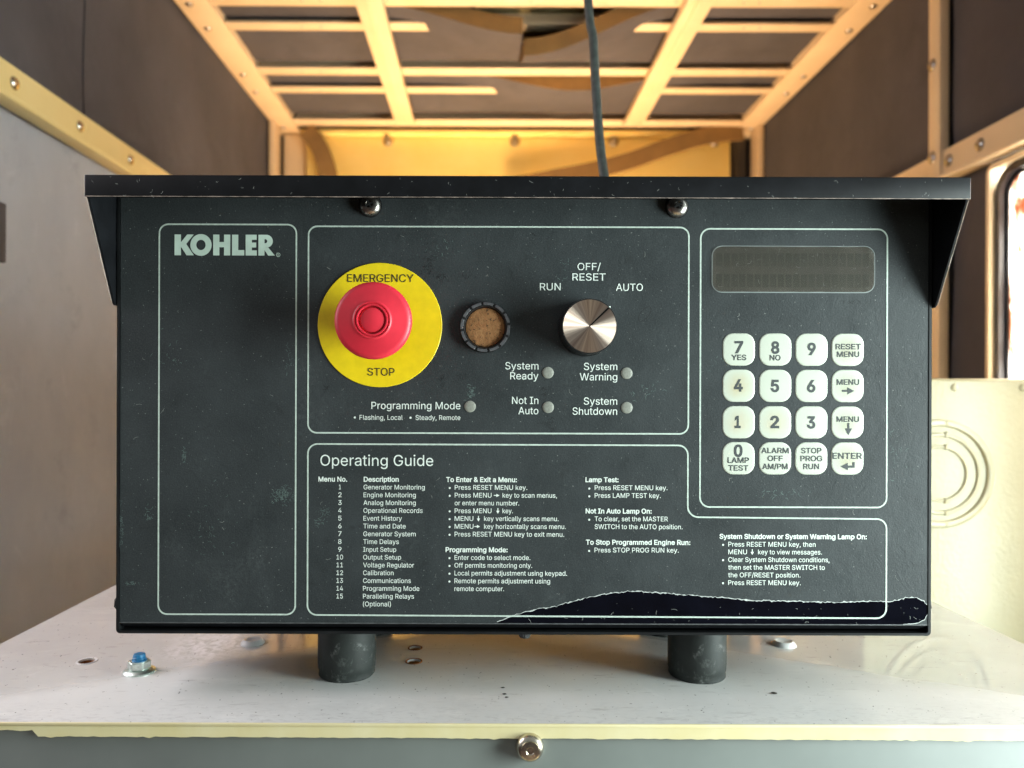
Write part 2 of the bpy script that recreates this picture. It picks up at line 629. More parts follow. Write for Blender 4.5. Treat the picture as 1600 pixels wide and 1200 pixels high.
def glyphs(s, bold):
    """fill the letters' outlines by winding number (the font's contours overlap); bold grows the strokes"""
    cu = bpy.data.curves.new('lettering', 'FONT')
    cu.body = s
    if FONT:
        cu.font = FONT
    cu.size = 1.0
    cu.fill_mode = 'NONE'
    cu.resolution_u = 2
    ob = bpy.data.objects.new('lettering', cu)
    COL.objects.link(ob)
    dg = bpy.context.evaluated_depsgraph_get()
    me = bpy.data.meshes.new_from_object(ob.evaluated_get(dg), depsgraph=dg)
    bpy.data.objects.remove(ob)
    bpy.data.curves.remove(cu)
    P = [(v.co.x, v.co.y) for v in me.vertices]
    nxt = {}
    loops, start = [], 0
    linked = set()
    for e in me.edges:
        a, b = sorted(e.vertices)
        linked.add((a, b))
    for k in range(len(P)):
        if (k, k + 1) not in linked:
            loops.append(list(range(start, k + 1)))
            start = k + 1
    bpy.data.meshes.remove(me)
    V, E = [], []
    area_ = 0.0
    for L in loops:
        q = [P[k] for k in L]
        c = []
        for p in q:
            if not c or math.hypot(p[0] - c[-1][0], p[1] - c[-1][1]) > 1e-5:
                c.append(p)
        if len(c) > 1 and math.hypot(c[0][0] - c[-1][0], c[0][1] - c[-1][1]) < 1e-5:
            c.pop()
        if len(c) < 3:
            continue
        L2 = []
        n = len(c)
        for k in range(n):
            ax_, ay = c[k][0] - c[k - 1][0], c[k][1] - c[k - 1][1]
            bx, by = c[(k + 1) % n][0] - c[k][0], c[(k + 1) % n][1] - c[k][1]
            la, lb = math.hypot(ax_, ay), math.hypot(bx, by)
            nx, ny = ay / la + by / lb, -ax_ / la - bx / lb
            ln = max(0.6, math.hypot(nx, ny))
            L2.append((nx / ln * 2 / ln, ny / ln * 2 / ln))
        o = len(V)
        ar = sum(c[k - 1][0] * c[k][1] - c[k][0] * c[k - 1][1] for k in range(n))
        area_ += ar
        V += [(p, m) for p, m in zip(c, L2)]
        E += [(o + k, o + (k + 1) % n) for k in range(n)]
    sg = 1.0 if area_ > 0 else -1.0
    pts = [Vector((p[0] + m[0] * bold * sg, p[1] + m[1] * bold * sg)) for p, m in V]
    r = geometry.delaunay_2d_cdt(pts, E, [], 0, 1e-6)
    ov = np.array([(v.x, v.y) for v in r[0]])
    of = np.array([f for f in r[2] if len(f) == 3])
    cen = ov[of].mean(axis=1)
    A = np.array([pts[a] for a, b in E])
    B = np.array([pts[b] for a, b in E])
    wn = np.zeros(len(cen))
    for c0 in range(0, len(cen), 400):
        q = cen[c0:c0 + 400]
        px, py = q[:, :1], q[:, 1:]
        up = (A[:, 1][None] <= py) & (B[:, 1][None] > py)
        dn = (A[:, 1][None] > py) & (B[:, 1][None] <= py)
        left = (B[:, 0] - A[:, 0])[None] * (py - A[:, 1][None]) - (px - A[:, 0][None]) * (B[:, 1] - A[:, 1])[None]
        wn[c0:c0 + 400] = (up & (left > 0)).sum(1) - (dn & (left < 0)).sum(1)
    keep = of[wn != 0]
    used = sorted(set(keep.ravel().tolist()))
    ix = {u: k for k, u in enumerate(used)}
    me = bpy.data.meshes.new('lettering')
    me.from_pydata([(ov[u][0], ov[u][1], 0.0) for u in used], [], [[ix[t] for t in f] for f in keep.tolist()])
    return me


_h = glyphs('H', 0.0)
CAPH = max(v.co.y for v in _h.vertices) - min(v.co.y for v in _h.vertices)
bpy.data.meshes.remove(_h)


def text(name, s, x0, x1, base, cap, parent, mat='print', bold=0.0, d=D - 0.00022):
    """print s between photo columns x0..x1 with its baseline on row base, capitals cap rows tall"""
    me = glyphs(s, bold)
    xs = [v.co.x for v in me.vertices]
    lo, hi = min(xs), max(xs)
    sy = cap / CAPH
    sx = (x1 - x0) / (hi - lo)
    bm = bmesh.new()
    bm.from_mesh(me)
    bpy.data.meshes.remove(me)
    for v in bm.verts:
        v.co = Vector((X(x0 + (v.co.x - lo) * sx), d, Z(base - v.co.y * sy)))
    for f in bm.faces:
        f.normal_update()
        if f.normal.y > 0:
            f.normal_flip()
    return mk(name, bm, mat, parent, 0)


# ================================================================== THE ENCLOSURE
XL, XR, H = -0.500, 0.640, CZ + 0.627
YN, YB = 0.30, 1.96                      # open end, far end
BELT = CZ + 0.322

bm = bmesh.new()
add_box(bm, -15, 15, -15, 15, -0.10, -0.064)
tag(mk('ground', bm, 'ground'), 'reddish brown ground outside the enclosure', None, None, 'structure')
floor = tag(box('floor', XL - 0.05, XR + 0.05, -0.6, YB + 0.05, -0.06, 0.0, 'floor'), 'cream floor of the generator enclosure', None, None, 'structure')

ceiling = tag(box('ceiling', XL - 0.05, XR + 0.05, YN, YB + 0.05, H + 0.055, H + 0.07, 'sheet'),
              'dark foam lined ceiling with cream metal bars', None, None, 'structure')
YL = 0.64                                # edge of the open door on the left
wall_left = tag(box('wall_left', XL - 0.05, XL - 0.035, YL, YB + 0.05, 0.0, H + 0.05, 'sheet'),
                'left enclosure wall lined with grey foam', None, None, 'structure')
wall_right = link('wall_right', None, (XR + 0.035, 1.1, 0.0))
tag(wall_right, 'right enclosure wall lined with dark foam around a window', None, None, 'structure')
wall_back = tag(box('wall_back', XL - 0.05, XR + 0.05, YB + 0.055, YB + 0.07, 0.0, H + 0.05, 'sheet'),
                'far end wall of the enclosure with a yellow cream panel', None, None, 'structure')


def foam_sheet(name, fn, nu, nv, th, mats, parent, thick_dir):
    """grid slab: fn(u,v) -> point on the visible face; thickness away from it"""
    bm = bmesh.new()
    A, B = [], []
    for i in range(nu + 1):
        A.append([]), B.append([])
        for j in range(nv + 1):
            p = Vector(fn(i / nu, j / nv))
            A[-1].append(bm.verts.new(p))
            B[-1].append(bm.verts.new(p + Vector(thick_dir) * th))
    for i in range(nu):
        for j in range(nv):
            bm.faces.new((A[i][j], A[i + 1][j], A[i + 1][j + 1], A[i][j + 1]))
            bm.faces.new((B[i][j], B[i][j + 1], B[i + 1][j + 1], B[i + 1][j]))
    side = []
    for i in range(nu):
        for j in (0, nv):
            side.append(bm.faces.new((A[i][j], B[i][j], B[i + 1][j], A[i + 1][j])))
    for j in range(nv):
        for i in (0, nu):
            side.append(bm.faces.new((A[i][j], A[i][j + 1], B[i][j + 1], B[i][j])))
    for f in side:
        f.material_index = 1 if len(mats) > 1 else 0
    fixn(bm)
    return mk(name, bm, mats, parent, 30)


rnd = random.Random(3)


def wob(a, b, s=1.0):
    return s * (0.004 * math.sin(a * 9 + 1.3) * math.cos(b * 7) + 0.002 * math.sin(b * 21 + a * 5))


# --- left wall: upper and lower foam panels with a seam, belt rail, far post
def lw(y0, y1, z0, z1):
    return lambda u, v: (XL - 0.004 + wob(y0 + (y1 - y0) * u, z0 + (z1 - z0) * v), y0 + (y1 - y0) * u, z0 + (z1 - z0) * v)


SEAM = 0.5 * F / (VX - 135)
foam_sheet('foam_panel', lw(YL, SEAM - 0.002, BELT - 0.01, H + 0.02), 10, 10, 0.028, ['foam', 'foam'], wall_left, (-1, 0, 0))
foam_sheet('foam_panel', lw(SEAM + 0.002, 1.70, BELT - 0.01, H + 0.02), 14, 10, 0.028, ['foam', 'foam'], wall_left, (-1, 0, 0))
foam_sheet('foam_panel', lw(YL, 1.70, 0.0, BELT - 0.012), 20, 16, 0.028, ['foam_lower_lit', 'foam_lower_lit'], wall_left, (-1, 0, 0))
foam_sheet('foam_panel', lw(1.715, YB, 0.0, H + 0.02), 4, 10, 0.028, ['foam', 'foam'], wall_left, (-1, 0, 0))
# a dark latch plate on the left wall beside the frame edge
box('latch_plate', XL - 0.003, XL + 0.003, 0.735, 0.7615, CZ + 0.135, CZ + 0.196, 'foam', wall_left, 0.001)

# --- belt rails: an L-section bolted along both walls
BOLT = {}


def dome_bolt(parent, c, axis, r, mat='bright_steel', name='bolt', h=0.55):
    prof = [(0, h * r), (0.35 * r, 0.52 * r * h / 0.55), (0.7 * r, 0.36 * r), (0.95 * r, 0.12 * r), (r, 0.0), (r * 0.98, -0.05 * r), (0, -0.05 * r)]
    key = (tuple(axis), round(r, 5), mat, h)
    if key in BOLT:
        src = BOLT[key][0]
        off = BOLT[key][1]
        return again(src, name, Vector(c) + off, parent)
    o = lathe(name, c, axis, prof, mat, parent, 16, 50)
    BOLT[key] = (o, WLOC[o] - Vector(c))
    return o


def belt(side, parent):
    x0 = XL if side < 0 else XR
    s = 1 if side < 0 else -1
    ys = YL if side < 0 else YN
    bm = bmesh.new()
    add_box(bm, min(x0, x0 + s * 0.006), max(x0, x0 + s * 0.006), ys, 1.70, BELT - 0.020, BELT + 0.020, 0.0015)
    add_box(bm, min(x0 + s * 0.0005, x0 + s * 0.022), max(x0 + s * 0.0005, x0 + s * 0.022), ys, 1.70, BELT - 0.0265, BELT - 0.0205, 0.0015)
    return mk('belt_rail', bm, 'yellow_cream' if side < 0 else 'cream', parent)


bl = belt(-1, wall_left)
for px, py in ((12, 138), (116, 208), (196, 262)):
    dome_bolt(bl, (XL + 0.006, XL * F / (px - VX), BELT + 0.002), (1, 0, 0), 0.0072)
br = belt(1, wall_right)
for px in (1488, 1537):
    dome_bolt(br, (XR - 0.006, XR * F / (px - VX), BELT + 0.002), (-1, 0, 0), 0.0085, 'steel')
for px in (424,):
    yy = XL * F / (px - VX)
    box('post', XL, XL + 0.012, yy - 0.026, yy + 0.026, 0.0, H - 0.001, 'cream', wall_left, 0.001)
# --- right wall: post, foam panels round the window
YP = XR * F / (1471 - VX)
post = box('post', XR - 0.012, XR + 0.002, YP - 0.013, YP + 0.013, 0.0, H - 0.001, 'cream', wall_right, 0.0015)
for py in (98, 243):
    dome_bolt(post, (XR - 0.012, YP + 0.004, CZ + (VY - py) / F * YP), (-1, 0, 0), 0.0085, 'steel')
yy = XR * F / (1186 - VX)
box('post', XR - 0.012, XR, yy - 0.026, yy + 0.026, 0.0, H - 0.001, 'cream', wall_right, 0.001)


def rw(y0, y1, z0, z1):
    return lambda u, v: (XR + 0.004 + wob(y0 + (y1 - y0) * u, z0 + (z1 - z0) * v), y0 + (y1 - y0) * u, z0 + (z1 - z0) * v)


WY0, WY1, WZ0, WZ1 = 0.52, XR * F / (1552 - VX), CZ - 0.16, CZ + 0.290
foam_sheet('foam_panel', rw(YP + 0.010, 1.70, 0.0, H + 0.02), 12, 14, 0.028, ['foam', 'foam'], wall_right, (1, 0, 0))
foam_sheet('foam_panel', rw(YN, YP - 0.018, BELT - 0.01, H + 0.02), 12, 10, 0.028, ['foam', 'foam'], wall_right, (1, 0, 0))
foam_sheet('foam_panel', rw(WY1 + 0.012, YP - 0.016, 0.0, BELT - 0.01), 6, 10, 0.028, ['foam', 'foam'], wall_right, (1, 0, 0))
foam_sheet('foam_panel', rw(YN, WY1 + 0.010, 0.0, WZ0 - 0.012), 8, 8, 0.028, ['foam', 'foam'], wall_right, (1, 0, 0))
foam_sheet('foam_panel', rw(YN, WY0 - 0.012, WZ0 - 0.01, BELT - 0.012), 6, 6, 0.028, ['foam', 'foam'], wall_right, (1, 0, 0))
foam_sheet('foam_panel', rw(1.715, YB, 0.0, H + 0.02), 4, 10, 0.028, ['foam', 'foam'], wall_right, (1, 0, 0))
for (a, b, c, d) in ((YN, WY0, 0, H + 0.05), (WY1, YB + 0.05, 0, H + 0.05), (WY0 + 0.0005, WY1 - 0.0005, 0, WZ0), (WY0 + 0.0005, WY1 - 0.0005, WZ1, H + 0.05)):
    box('outer_sheet', XR + 0.036, XR + 0.050, a, b, c, d, 'sheet', wall_right)


def yz_frame(name, y0, y1, z0, z1, r, w, xa, xb, mat, parent):
    """rounded rectangular frame in a wall plane between xa and xb"""
    bm = bmesh.new()
    o = rrect(y0, y1, z0, z1, r)
    i = rrect(y0 + w, y1 - w, z0 + w, z1 - w, max(r - w, 0.004))
    L = []
    for y, z in o:
        L.append([bm.verts.new((xa, y, z)), bm.verts.new((xb, y, z))])
    Q = []
    for y, z in i:
        Q.append([bm.verts.new((xa, y, z)), bm.verts.new((xb, y, z))])
    n = len(o)
    for k in range(n):
        j = (k + 1) % n
        bm.faces.new((L[k][0], L[j][0], Q[j][0], Q[k][0]))
        bm.faces.new((L[k][1], Q[k][1], Q[j][1], L[j][1]))
        bm.faces.new((L[k][0], L[k][1], L[j][1], L[j][0]))
        bm.faces.new((Q[k][0], Q[j][0], Q[j][1], Q[k][1]))
    fixn(bm)
    return mk(name, bm, mat, parent, 40)


win = link('window', None, (XR, (WY0 + WY1) / 2, WZ0), wall_right)
yz_frame('window_frame', WY0, WY1, WZ0, WZ1, 0.012, 0.006, XR - 0.010, XR + 0.036, 'cream', win)
yz_frame('gasket', WY0 + 0.0065, WY1 - 0.0065, WZ0 + 0.0065, WZ1 - 0.0065, 0.035, 0.009, XR - 0.004, XR + 0.030, 'gasket', win)
yz_frame('gasket_lip', WY0 + 0.0157, WY1 - 0.0157, WZ0 + 0.0157, WZ1 - 0.0157, 0.026, 0.004, XR + 0.004, XR + 0.028, 'gasket', win)
bm = bmesh.new()
o_ = rrect(WY0 + 0.016, WY1 - 0.016, WZ0 + 0.016, WZ1 - 0.016, 0.026)
a = [bm.verts.new((XR + 0.006, y, z)) for y, z in o_]
b = [bm.verts.new((XR + 0.009, y, z)) for y, z in o_]
bm.faces.new(a), bm.faces.new(b[::-1])
for k in range(len(a)):
    j = (k + 1) % len(a)
    bm.faces.new((a[k], a[j], b[j], b[k]))
fixn(bm)
mk('pane', bm, 'pane', win)

# --- ceiling: side beams, cross bars, channels, sagging foam
for s, x in ((1, XL), (-1, XR)):
    bm = bmesh.new()
    xa, xb = sorted((x, x + s * 0.054))
    add_box(bm, xa, xb, YN, YB, H, H + 0.005, 0.001)
    xa, xb = sorted((x + s * 0.0485, x + s * 0.0535))
    add_box(bm, xa, xb, YN, YB, H + 0.0055, H + 0.05, 0.001)
    sb = mk('side_beam', bm, 'cream', ceiling)
    for py in (8, 46, 118, 145, 200, 222):
        yy = 0.627 * F / (VY - py)
        dome_bolt(sb, (x + s * 0.020, yy, H - 0.0), (0, 0, -1), 0.0068, 'steel')


def bar(py, w, mat='cream'):
    yy = 0.627 * F / (VY - py)
    bm = bmesh.new()
    add_box(bm, XL + 0.055, XR - 0.055, yy - w / 2, yy + w / 2, H + 0.001, H + 0.006, 0.001)
    add_box(bm, XL + 0.055, XR - 0.055, yy + w / 2 - 0.004, yy + w / 2 - 0.0005, H + 0.0065, H + 0.03, 0.0008)
    o = mk('cross_bar', bm, mat, ceiling)
    for px in (470, 500, 603, 828, 1055, 1160, 1185):
        dome_bolt(o, ((px - VX) / F * yy, yy, H + 0.001), (0, 0, -1), 0.0026, 'steel', 'rivet')
    return yy


for py, w in ((4, 0.030), (44, 0.026), (114, 0.030), (143, 0.026), (194, 0.036), (-80, 0.03), (-170, 0.03)):
    bar(py, w)
for cx, s in ((-0.186, 1), (0.331, -1)):
    bm = bmesh.new()
    add_box(bm, cx - 0.021, cx + 0.021, YN, 1.652, H - 0.016, H - 0.012, 0.001)
    add_box(bm, cx - 0.021, cx - 0.017, YN, 1.69, H - 0.0118, H + 0.0005, 0.0008)
    add_box(bm, cx + 0.017, cx + 0.021, YN, 1.69, H - 0.0118, H + 0.0005, 0.0008)
    add_box(bm, cx - 0.006, cx + 0.006, YN, 1.6515, H - 0.0185, H - 0.0163, 0.0008)
    mk('lengthwise_channel', bm, 'cream', ceiling)


def sstep(a, b, x):
    t = max(0.0, min(1.0, (x - a) / (b - a)))
    return t * t * (3 - 2 * t)


def sag_left(x, t):
    return 0.052 * sstep(-0.20, 0.060, x) ** 1.1 * (1 - t) ** 0.7


def sag_right(x, t):
    return 0.088 * sstep(0.33, 0.06, x) * (1 - t) ** 0.85


def cpanel(x0, x1, y0, y1, sag, nx=24, ny=10):
    fn = lambda u, v: (x0 + (x1 - x0) * u, y0 + (y1 - y0) * v, H + 0.013 - sag(x0 + (x1 - x0) * u, v) + 0.3 * wob(x0 + (x1 - x0) * u, v))
    return foam_sheet('foam_panel', fn, nx, ny, 0.028, ['foam', 'foam_edge'], ceiling, (0, 0, 1))


none = lambda x, t: 0.0
cpanel(XL + 0.055, 0.0575, 1.202, 1.413, sag_left)
cpanel(0.0605, XR - 0.055, 1.200, 1.413, sag_right)
cpanel(XL + 0.055, XR - 0.055, 1.453, 1.672, lambda x, t: 0.040 * math.exp(-((x - 0.17) / 0.15) ** 2) * (1 - t) ** 0.6)
cpanel(XL + 0.055, XR - 0.055, YN, 1.155, none, 16, 16)
cpanel(XL + 0.055, XR - 0.055, 1.725, YB, none, 10, 6)
# a bare cream strip of the roof skin showing over the torn seam
box('roof_rib', -0.02, 0.28, 1.215, 1.40, H + 0.046, H + 0.050, 'yellow_cream', ceiling)

# --- far end wall: yellow cream panel with a folded top, bolts and hanging foam strips
YW = 1.745
zt = CZ + (VY - 202) / F * YW
xl, xr = (478 - VX) / F * YW, (1140 - VX) / F * YW
zc = CZ + (VY - 214) / F * YW
bm = bmesh.new()
add_box(bm, xl, xr, YW, YW + 0.01, 0.0, zc - 0.0015, 0.002)
panel_back = mk('end_panel', bm, 'golden', wall_back)
bm = bmesh.new()
add_box(bm, XL + 0.06, xr, YW - 0.014, YW + 0.012, zc, H - 0.002, 0.004)
mk('header_panel', bm, 'golden', wall_back)
box('side_stile', XL + 0.012, xl - 0.002, YW + 0.02, YW + 0.03, 0.0, H - 0.004, 'cream', wall_back, 0.001)
box('side_stile', xr + 0.002, XR - 0.012, YW + 0.04, YW + 0.05, 0.0, H - 0.004, 'sheet', wall_back, 0.001)
for px in (605, 803, 957, 1115):
    p = at(px, 220, YW)
    dome_bolt(panel_back, (p.x, YW, p.z), (0, -1, 0), 0.013, 'steel', 'bolt', 1.4)


def strip(name, path, w, th, mat, parent):
    """hanging foam strip: ribbon of width w (vertical) following a path in a wall plane"""
    P = smooth_path(path, 8)
    bm = bmesh.new()
    R = []
    for i, p in enumerate(P):
        t = (P[min(len(P) - 1, i + 1)] - P[max(0, i - 1)]).normalized()
        n = Vector((0, -1, 0)).cross(t).normalized()
        q = [p + n * w / 2, p - n * w / 2]
        R.append([bm.verts.new(q[0]), bm.verts.new(q[1]), bm.verts.new(q[1] + Vector((0, th, 0))), bm.verts.new(q[0] + Vector((0, th, 0)))])
    for a, b in zip(R, R[1:]):
        for k in range(4):
            bm.faces.new((a[k], a[(k + 1) % 4], b[(k + 1) % 4], b[k]))
    bm.faces.new(R[0][::-1]), bm.faces.new(R[-1])
    fixn(bm)
    return mk(name, bm, mat, parent, 40)


strip('hanging_foam_strip', [at(476, 203, 1.718), at(492, 222, 1.715), at(503, 245, 1.712), at(511, 275, 1.712), at(515, 330, 1.715)], 0.040, 0.010, 'foam_edge', wall_back)
strip('hanging_foam_strip', [at(1160, 203, 1.718), at(1100, 211, 1.715), at(1040, 229, 1.712), at(985, 249, 1.708), at(930, 264, 1.704), at(870, 276, 1.704), at(790, 292, 1.708)], 0.038, 0.010, 'foam_edge', wall_back)

# ================================================================== THE CABINET UNDER THE CONTROL BOX
HT = CZ - 0.1643                    # height of its top
TX0, TX1, TY0, TY1 = -0.318, 0.3575, 0.3680, 0.645
cab = link('equipment_cabinet', None, ((TX0 + TX1) / 2, 0.5, 0.0))
tag(cab, 'dusty cream equipment cabinet carrying the black control box', 'cabinet')


def tp(px, py):
    d = (CZ - HT) * F / (py - VY)
    return Vector(((px - VX) / F * d, d, HT))


holes = [(tp(137, 1035), 0.0046), (tp(650, 1013), 0.0036), (tp(648, 1034), 0.0040)]
bm = bmesh.new()
es = []


def loop(pts):
    v = [bm.verts.new(p) for p in pts]
    return [bm.edges.new((v[i], v[(i + 1) % len(v)])) for i in range(len(v))]


es += loop([(TX0, TY0, HT), (TX1, TY0, HT), (TX1, TY1, HT), (TX0, TY1, HT)])
for c, r in holes:
    es += loop([(c.x + r * math.cos(2 * PI * i / 20), c.y + r * math.sin(2 * PI * i / 20), HT) for i in range(20)])
bmesh.ops.triangle_fill(bm, use_beauty=True, use_dissolve=False, edges=es, normal=(0, 0, 1))
inside = [f for f in bm.faces if any((f.calc_center_median() - c).length < r * 0.999 and all((v.co - c).length < r * 1.01 for v in f.verts) for c, r in holes)]
bmesh.ops.delete(bm, geom=inside, context='FACES')
g = bmesh.ops.extrude_face_region(bm, geom=list(bm.faces))
for v in g['geom']:
    if isinstance(v, bmesh.types.BMVert):
        v.co.z -= 0.0010
fixn(bm)
top = mk('top_panel', bm, 'top', cab, 0)
for c, r in holes:
    lathe('hole_rim', (c.x, c.y, HT), (0, 0, 1), [(r * 1.04, 0.0002), (r * 1.30, 0.0004), (r * 1.34, 0.0001)], 'top' if r > 0.0044 else 'rust', top, 20)
    lathe('hole_lining', (c.x, c.y, HT), (0, 0, 1), [(r * 1.02, -0.0012), (r * 1.02, -0.0035), (0, -0.0035)], 'rust', top, 20)
# front: folded yellow-cream edge above the grey-green front panel
bm = bmesh.new()
n = 220
lo_, hi_ = [], []
rr = random.Random(5)
zb = HT - 0.0064
top_z = HT - 0.0012
prev = 0
P_ = []
for i in range(n + 1):
    x = TX0 + (TX1 - TX0) * i / n
    px = VX + x * F / TY0
    zz = zb + (0.0030 if px < 58 else 0.0) - 0.0010 * (i / n) + rr.uniform(-0.00022, 0.00022) - (0.0005 if rr.random() < 0.06 else 0)
    P_.append((x, zz))
outline = [(TX0, top_z), (TX1, top_z)] + P_[::-1]
add_prism(bm, outline, TY0 - 0.0012, TY0 + 0.0006)
mk('edge_strip', bm, 'lip', cab, 0)
box('edge_bead', TX0, TX1, TY0 - 0.0016, TY0 - 0.0002, HT - 0.0015, HT + 0.0004, 'lip', cab, 0.0006)
box('front_panel', TX0, TX1, TY0 + 0.0008, TY0 + 0.004, 0.05, HT - 0.0018, 'front', cab, 0.0005)
for xa in (TX0, TX1 - 0.003):
    box('side_panel', xa, xa + 0.003, TY0 + 0.0045, TY1, 0.05, HT - 0.0018, 'front', cab, 0.0005)
box('plinth', TX0 + 0.01, TX1 - 0.01, TY0 + 0.01, TY1 - 0.005, 0.0, 0.05, 'front', cab, 0.001)
# bolt on the front panel
c = at(830, 1171, TY0 - 0.004)
ax = (0, -1, 0)
bo = lathe('front_bolt', (c.x, TY0 + 0.0008, c.z), ax, [(0.0070, 0), (0.0072, 0.0015), (0.0066, 0.004), (0.0055, 0.0055), (0.0047, 0.0058), (0.0045, 0.0064), (0.0020, 0.0067), (0.0017, 0.0064), (0, 0.0064)], 'bright_steel', cab, 32)
# rivets on the top
for px in (396, 1226):
    p = tp(px, 1006)
    dome_bolt(top, (p.x, p.y, HT), (0, 0, 1), 0.0078, 'top', 'rivet', 0.24)


def hexpts(r, rot=0.0):
    return [(r * math.cos(PI / 3 * i + rot), r * math.sin(PI / 3 * i + rot)) for i in range(6)]


# flanged nut on a blue stud
p = tp(219, 1051)
nut = lathe('flange_nut', (p.x, p.y, HT), (0, 0, 1), [(0.0088, 0.0), (0.0090, 0.0008), (0.0080, 0.0016), (0.0068, 0.0022), (0, 0.0022)], 'zinc', cab, 32)
bm = bmesh.new()
hp = hexpts(0.0066, 0.25)
a = [bm.verts.new((p.x + x, p.y + y, HT + 0.0020)) for x, y in hp]
b = [bm.verts.new((p.x + x, p.y + y, HT + 0.0068)) for x, y in hp]
bm.faces.new(b), bm.faces.new(a[::-1])
for i in range(6):
    bm.faces.new((a[i], a[(i + 1) % 6], b[(i + 1) % 6], b[i]))
bmesh.ops.bevel(bm, geom=list(bm.edges), offset=0.0006, segments=2, affect='EDGES')
fixn(bm)
mk('hex', bm, 'zinc', nut)
lathe('stud', (p.x, p.y, HT + 0.0066), (0, 0, 1), [(0.0042, 0), (0.0042, 0.0006), (0.0034, 0.0010), (0.0034, 0.0018), (0.0037, 0.0021), (0.0034, 0.0025), (0.0034, 0.0034), (0.0030, 0.0040), (0, 0.0040)], 'blue_stud', nut, 24)
# grit lying on the top
bm = bmesh.new()
rg = random.Random(11)
spots = [(tp(1211, 1083), 0.0016), (tp(787, 1075), 0.0010), (tp(790, 1085), 0.0011), (tp(793, 1090), 0.0009)]
for _ in range(70):
    spots.append((Vector((rg.uniform(TX0 + 0.01, TX1 - 0.01), rg.uniform(TY0 + 0.003, TY0 + 0.13), HT)), rg.uniform(0.00015, 0.00045)))
for c, r in spots:
    q = bmesh.ops.create_icosphere(bm, subdivisions=1, radius=r)
    for v in q['verts']:
        v.co = Vector((v.co.x * rg.uniform(0.8, 1.6), v.co.y * rg.uniform(0.7, 1.3), abs(v.co.z) * 0.7)) + c
tag(mk('grit', bm, 'crumb', cab, 0), 'scattered dark grit and crumbs', None, None, 'stuff')
bm = bmesh.new()
for _ in range(60):
    c = Vector((rg.uniform(TX0 + 0.01, TX1 - 0.01), 0, HT + 0.0006))
    y = rg.uniform(TY0 + 0.002, TY0 + 0.14)
    a = rg.uniform(0, PI)
    L = rg.uniform(0.001, 0.004)
    k = rg.uniform(-1, 1)
    prevv = None
    for i in range(6):
        t = i / 5 - 0.5
        x_ = c.x + L * (math.cos(a) * t + math.sin(a) * k * t * t)
        y_ = y + L * (math.sin(a) * t - math.cos(a) * k * t * t)
        w = 0.00006
        cur = (bm.verts.new((x_ + w, y_ - w, HT + 0.0004)), bm.verts.new((x_ - w, y_ + w, HT + 0.0004)))
        if prevv:
            bm.faces.new((prevv[0], cur[0], cur[1], prevv[1]))
        prevv = cur
tag(mk('fibre', bm, 'lint', cab, 0), 'loose pale fibres and dust threads', None, None, 'stuff')

# ================================================================== WIRING BOX WITH KNOCKOUTS
WBY = 0.652
wb = link('wiring_box', None, (0.49, WBY + 0.1, CZ - 0.55))
tag(wb, 'glossy cream metal wiring box with round knockouts below the window', 'wiring box')
WX0, WX1 = 0.334, XR - 0.015
wtop = CZ + (VY - 589) / F * WBY
kc = at(1468, 738, WBY)
KU = WBY / F
bm = bmesh.new()
add_box(bm, WX0, WX1, WBY, WBY + 0.20, CZ - 0.55, wtop, 0.003, 3)
mk('box_body', bm, 'box_paint', wb)
box('mounting_flange', WX1 - 0.002, XR - 0.0065, WBY + 0.03, WBY + 0.17, CZ - 0.50, wtop - 0.03, 'box_paint', wb)
kn = link('knockout', None, (kc.x, WBY, kc.z), wb)
for r0, r1, h in ((85, 74, 0.0024), (64, 58, 0.0018), (44, 40, 0.0018)):
    a, b = r1 * KU, r0 * KU
    m_ = (a + b) / 2
    w = (b - a) / 2
    lathe('knockout_ring', (kc.x, WBY, kc.z), (0, -1, 0), [(m_ - w, -0.0004), (m_ - w * 0.92, h * 0.8), (m_ - w * 0.6, h), (m_ + w * 0.6, h), (m_ + w * 0.92, h * 0.8), (m_ + w, -0.0004)], 'box_paint', kn, 72, 60)
for dy in (79, 61, 42):
    for s in (-1, 1):
        box('knockout_tab', kc.x + 0.004, kc.x + 0.0075, WBY - 0.0026, WBY + 0.0002, kc.z + s * dy * KU - 0.0022, kc.z + s * dy * KU + 0.0022, 'box_paint', kn, 0.0006)
for px, py in ((1491, 603), (1598, 603)):
    p = at(px, py, WBY)
    dome_bolt(wb, (p.x, WBY, p.z), (0, -1, 0), 0.0035, 'box_paint', 'rivet', 0.5)

# ================================================================== CABLE
cb = tube('cable', smooth_path([Vector((0.072, 0.66, H + 0.013)), Vector((0.076, 0.63, CZ + 0.50)), at(917, 0, 0.60), at(925, 60, 0.592), at(929, 130, 0.58), at(934, 200, 0.57), at(941, 262, 0.555), Vector((0.092, 0.53, CZ + 0.114))], 10), 0.0036, 'cable', None, 12)
tag(cb, 'dark grey green cable hanging from the ceiling behind the control box', 'cable')

# ================================================================== CONTROL BOX
ctl = link('control_box', None, (X(818), D + 0.07, HT))
tag(ctl, 'black generator control box with keypad, red stop button and sloping hood', 'control box')
BX0, BX1 = X(183), X(1455)
BZ0, BZ1 = Z(991), CZ + 0.1085
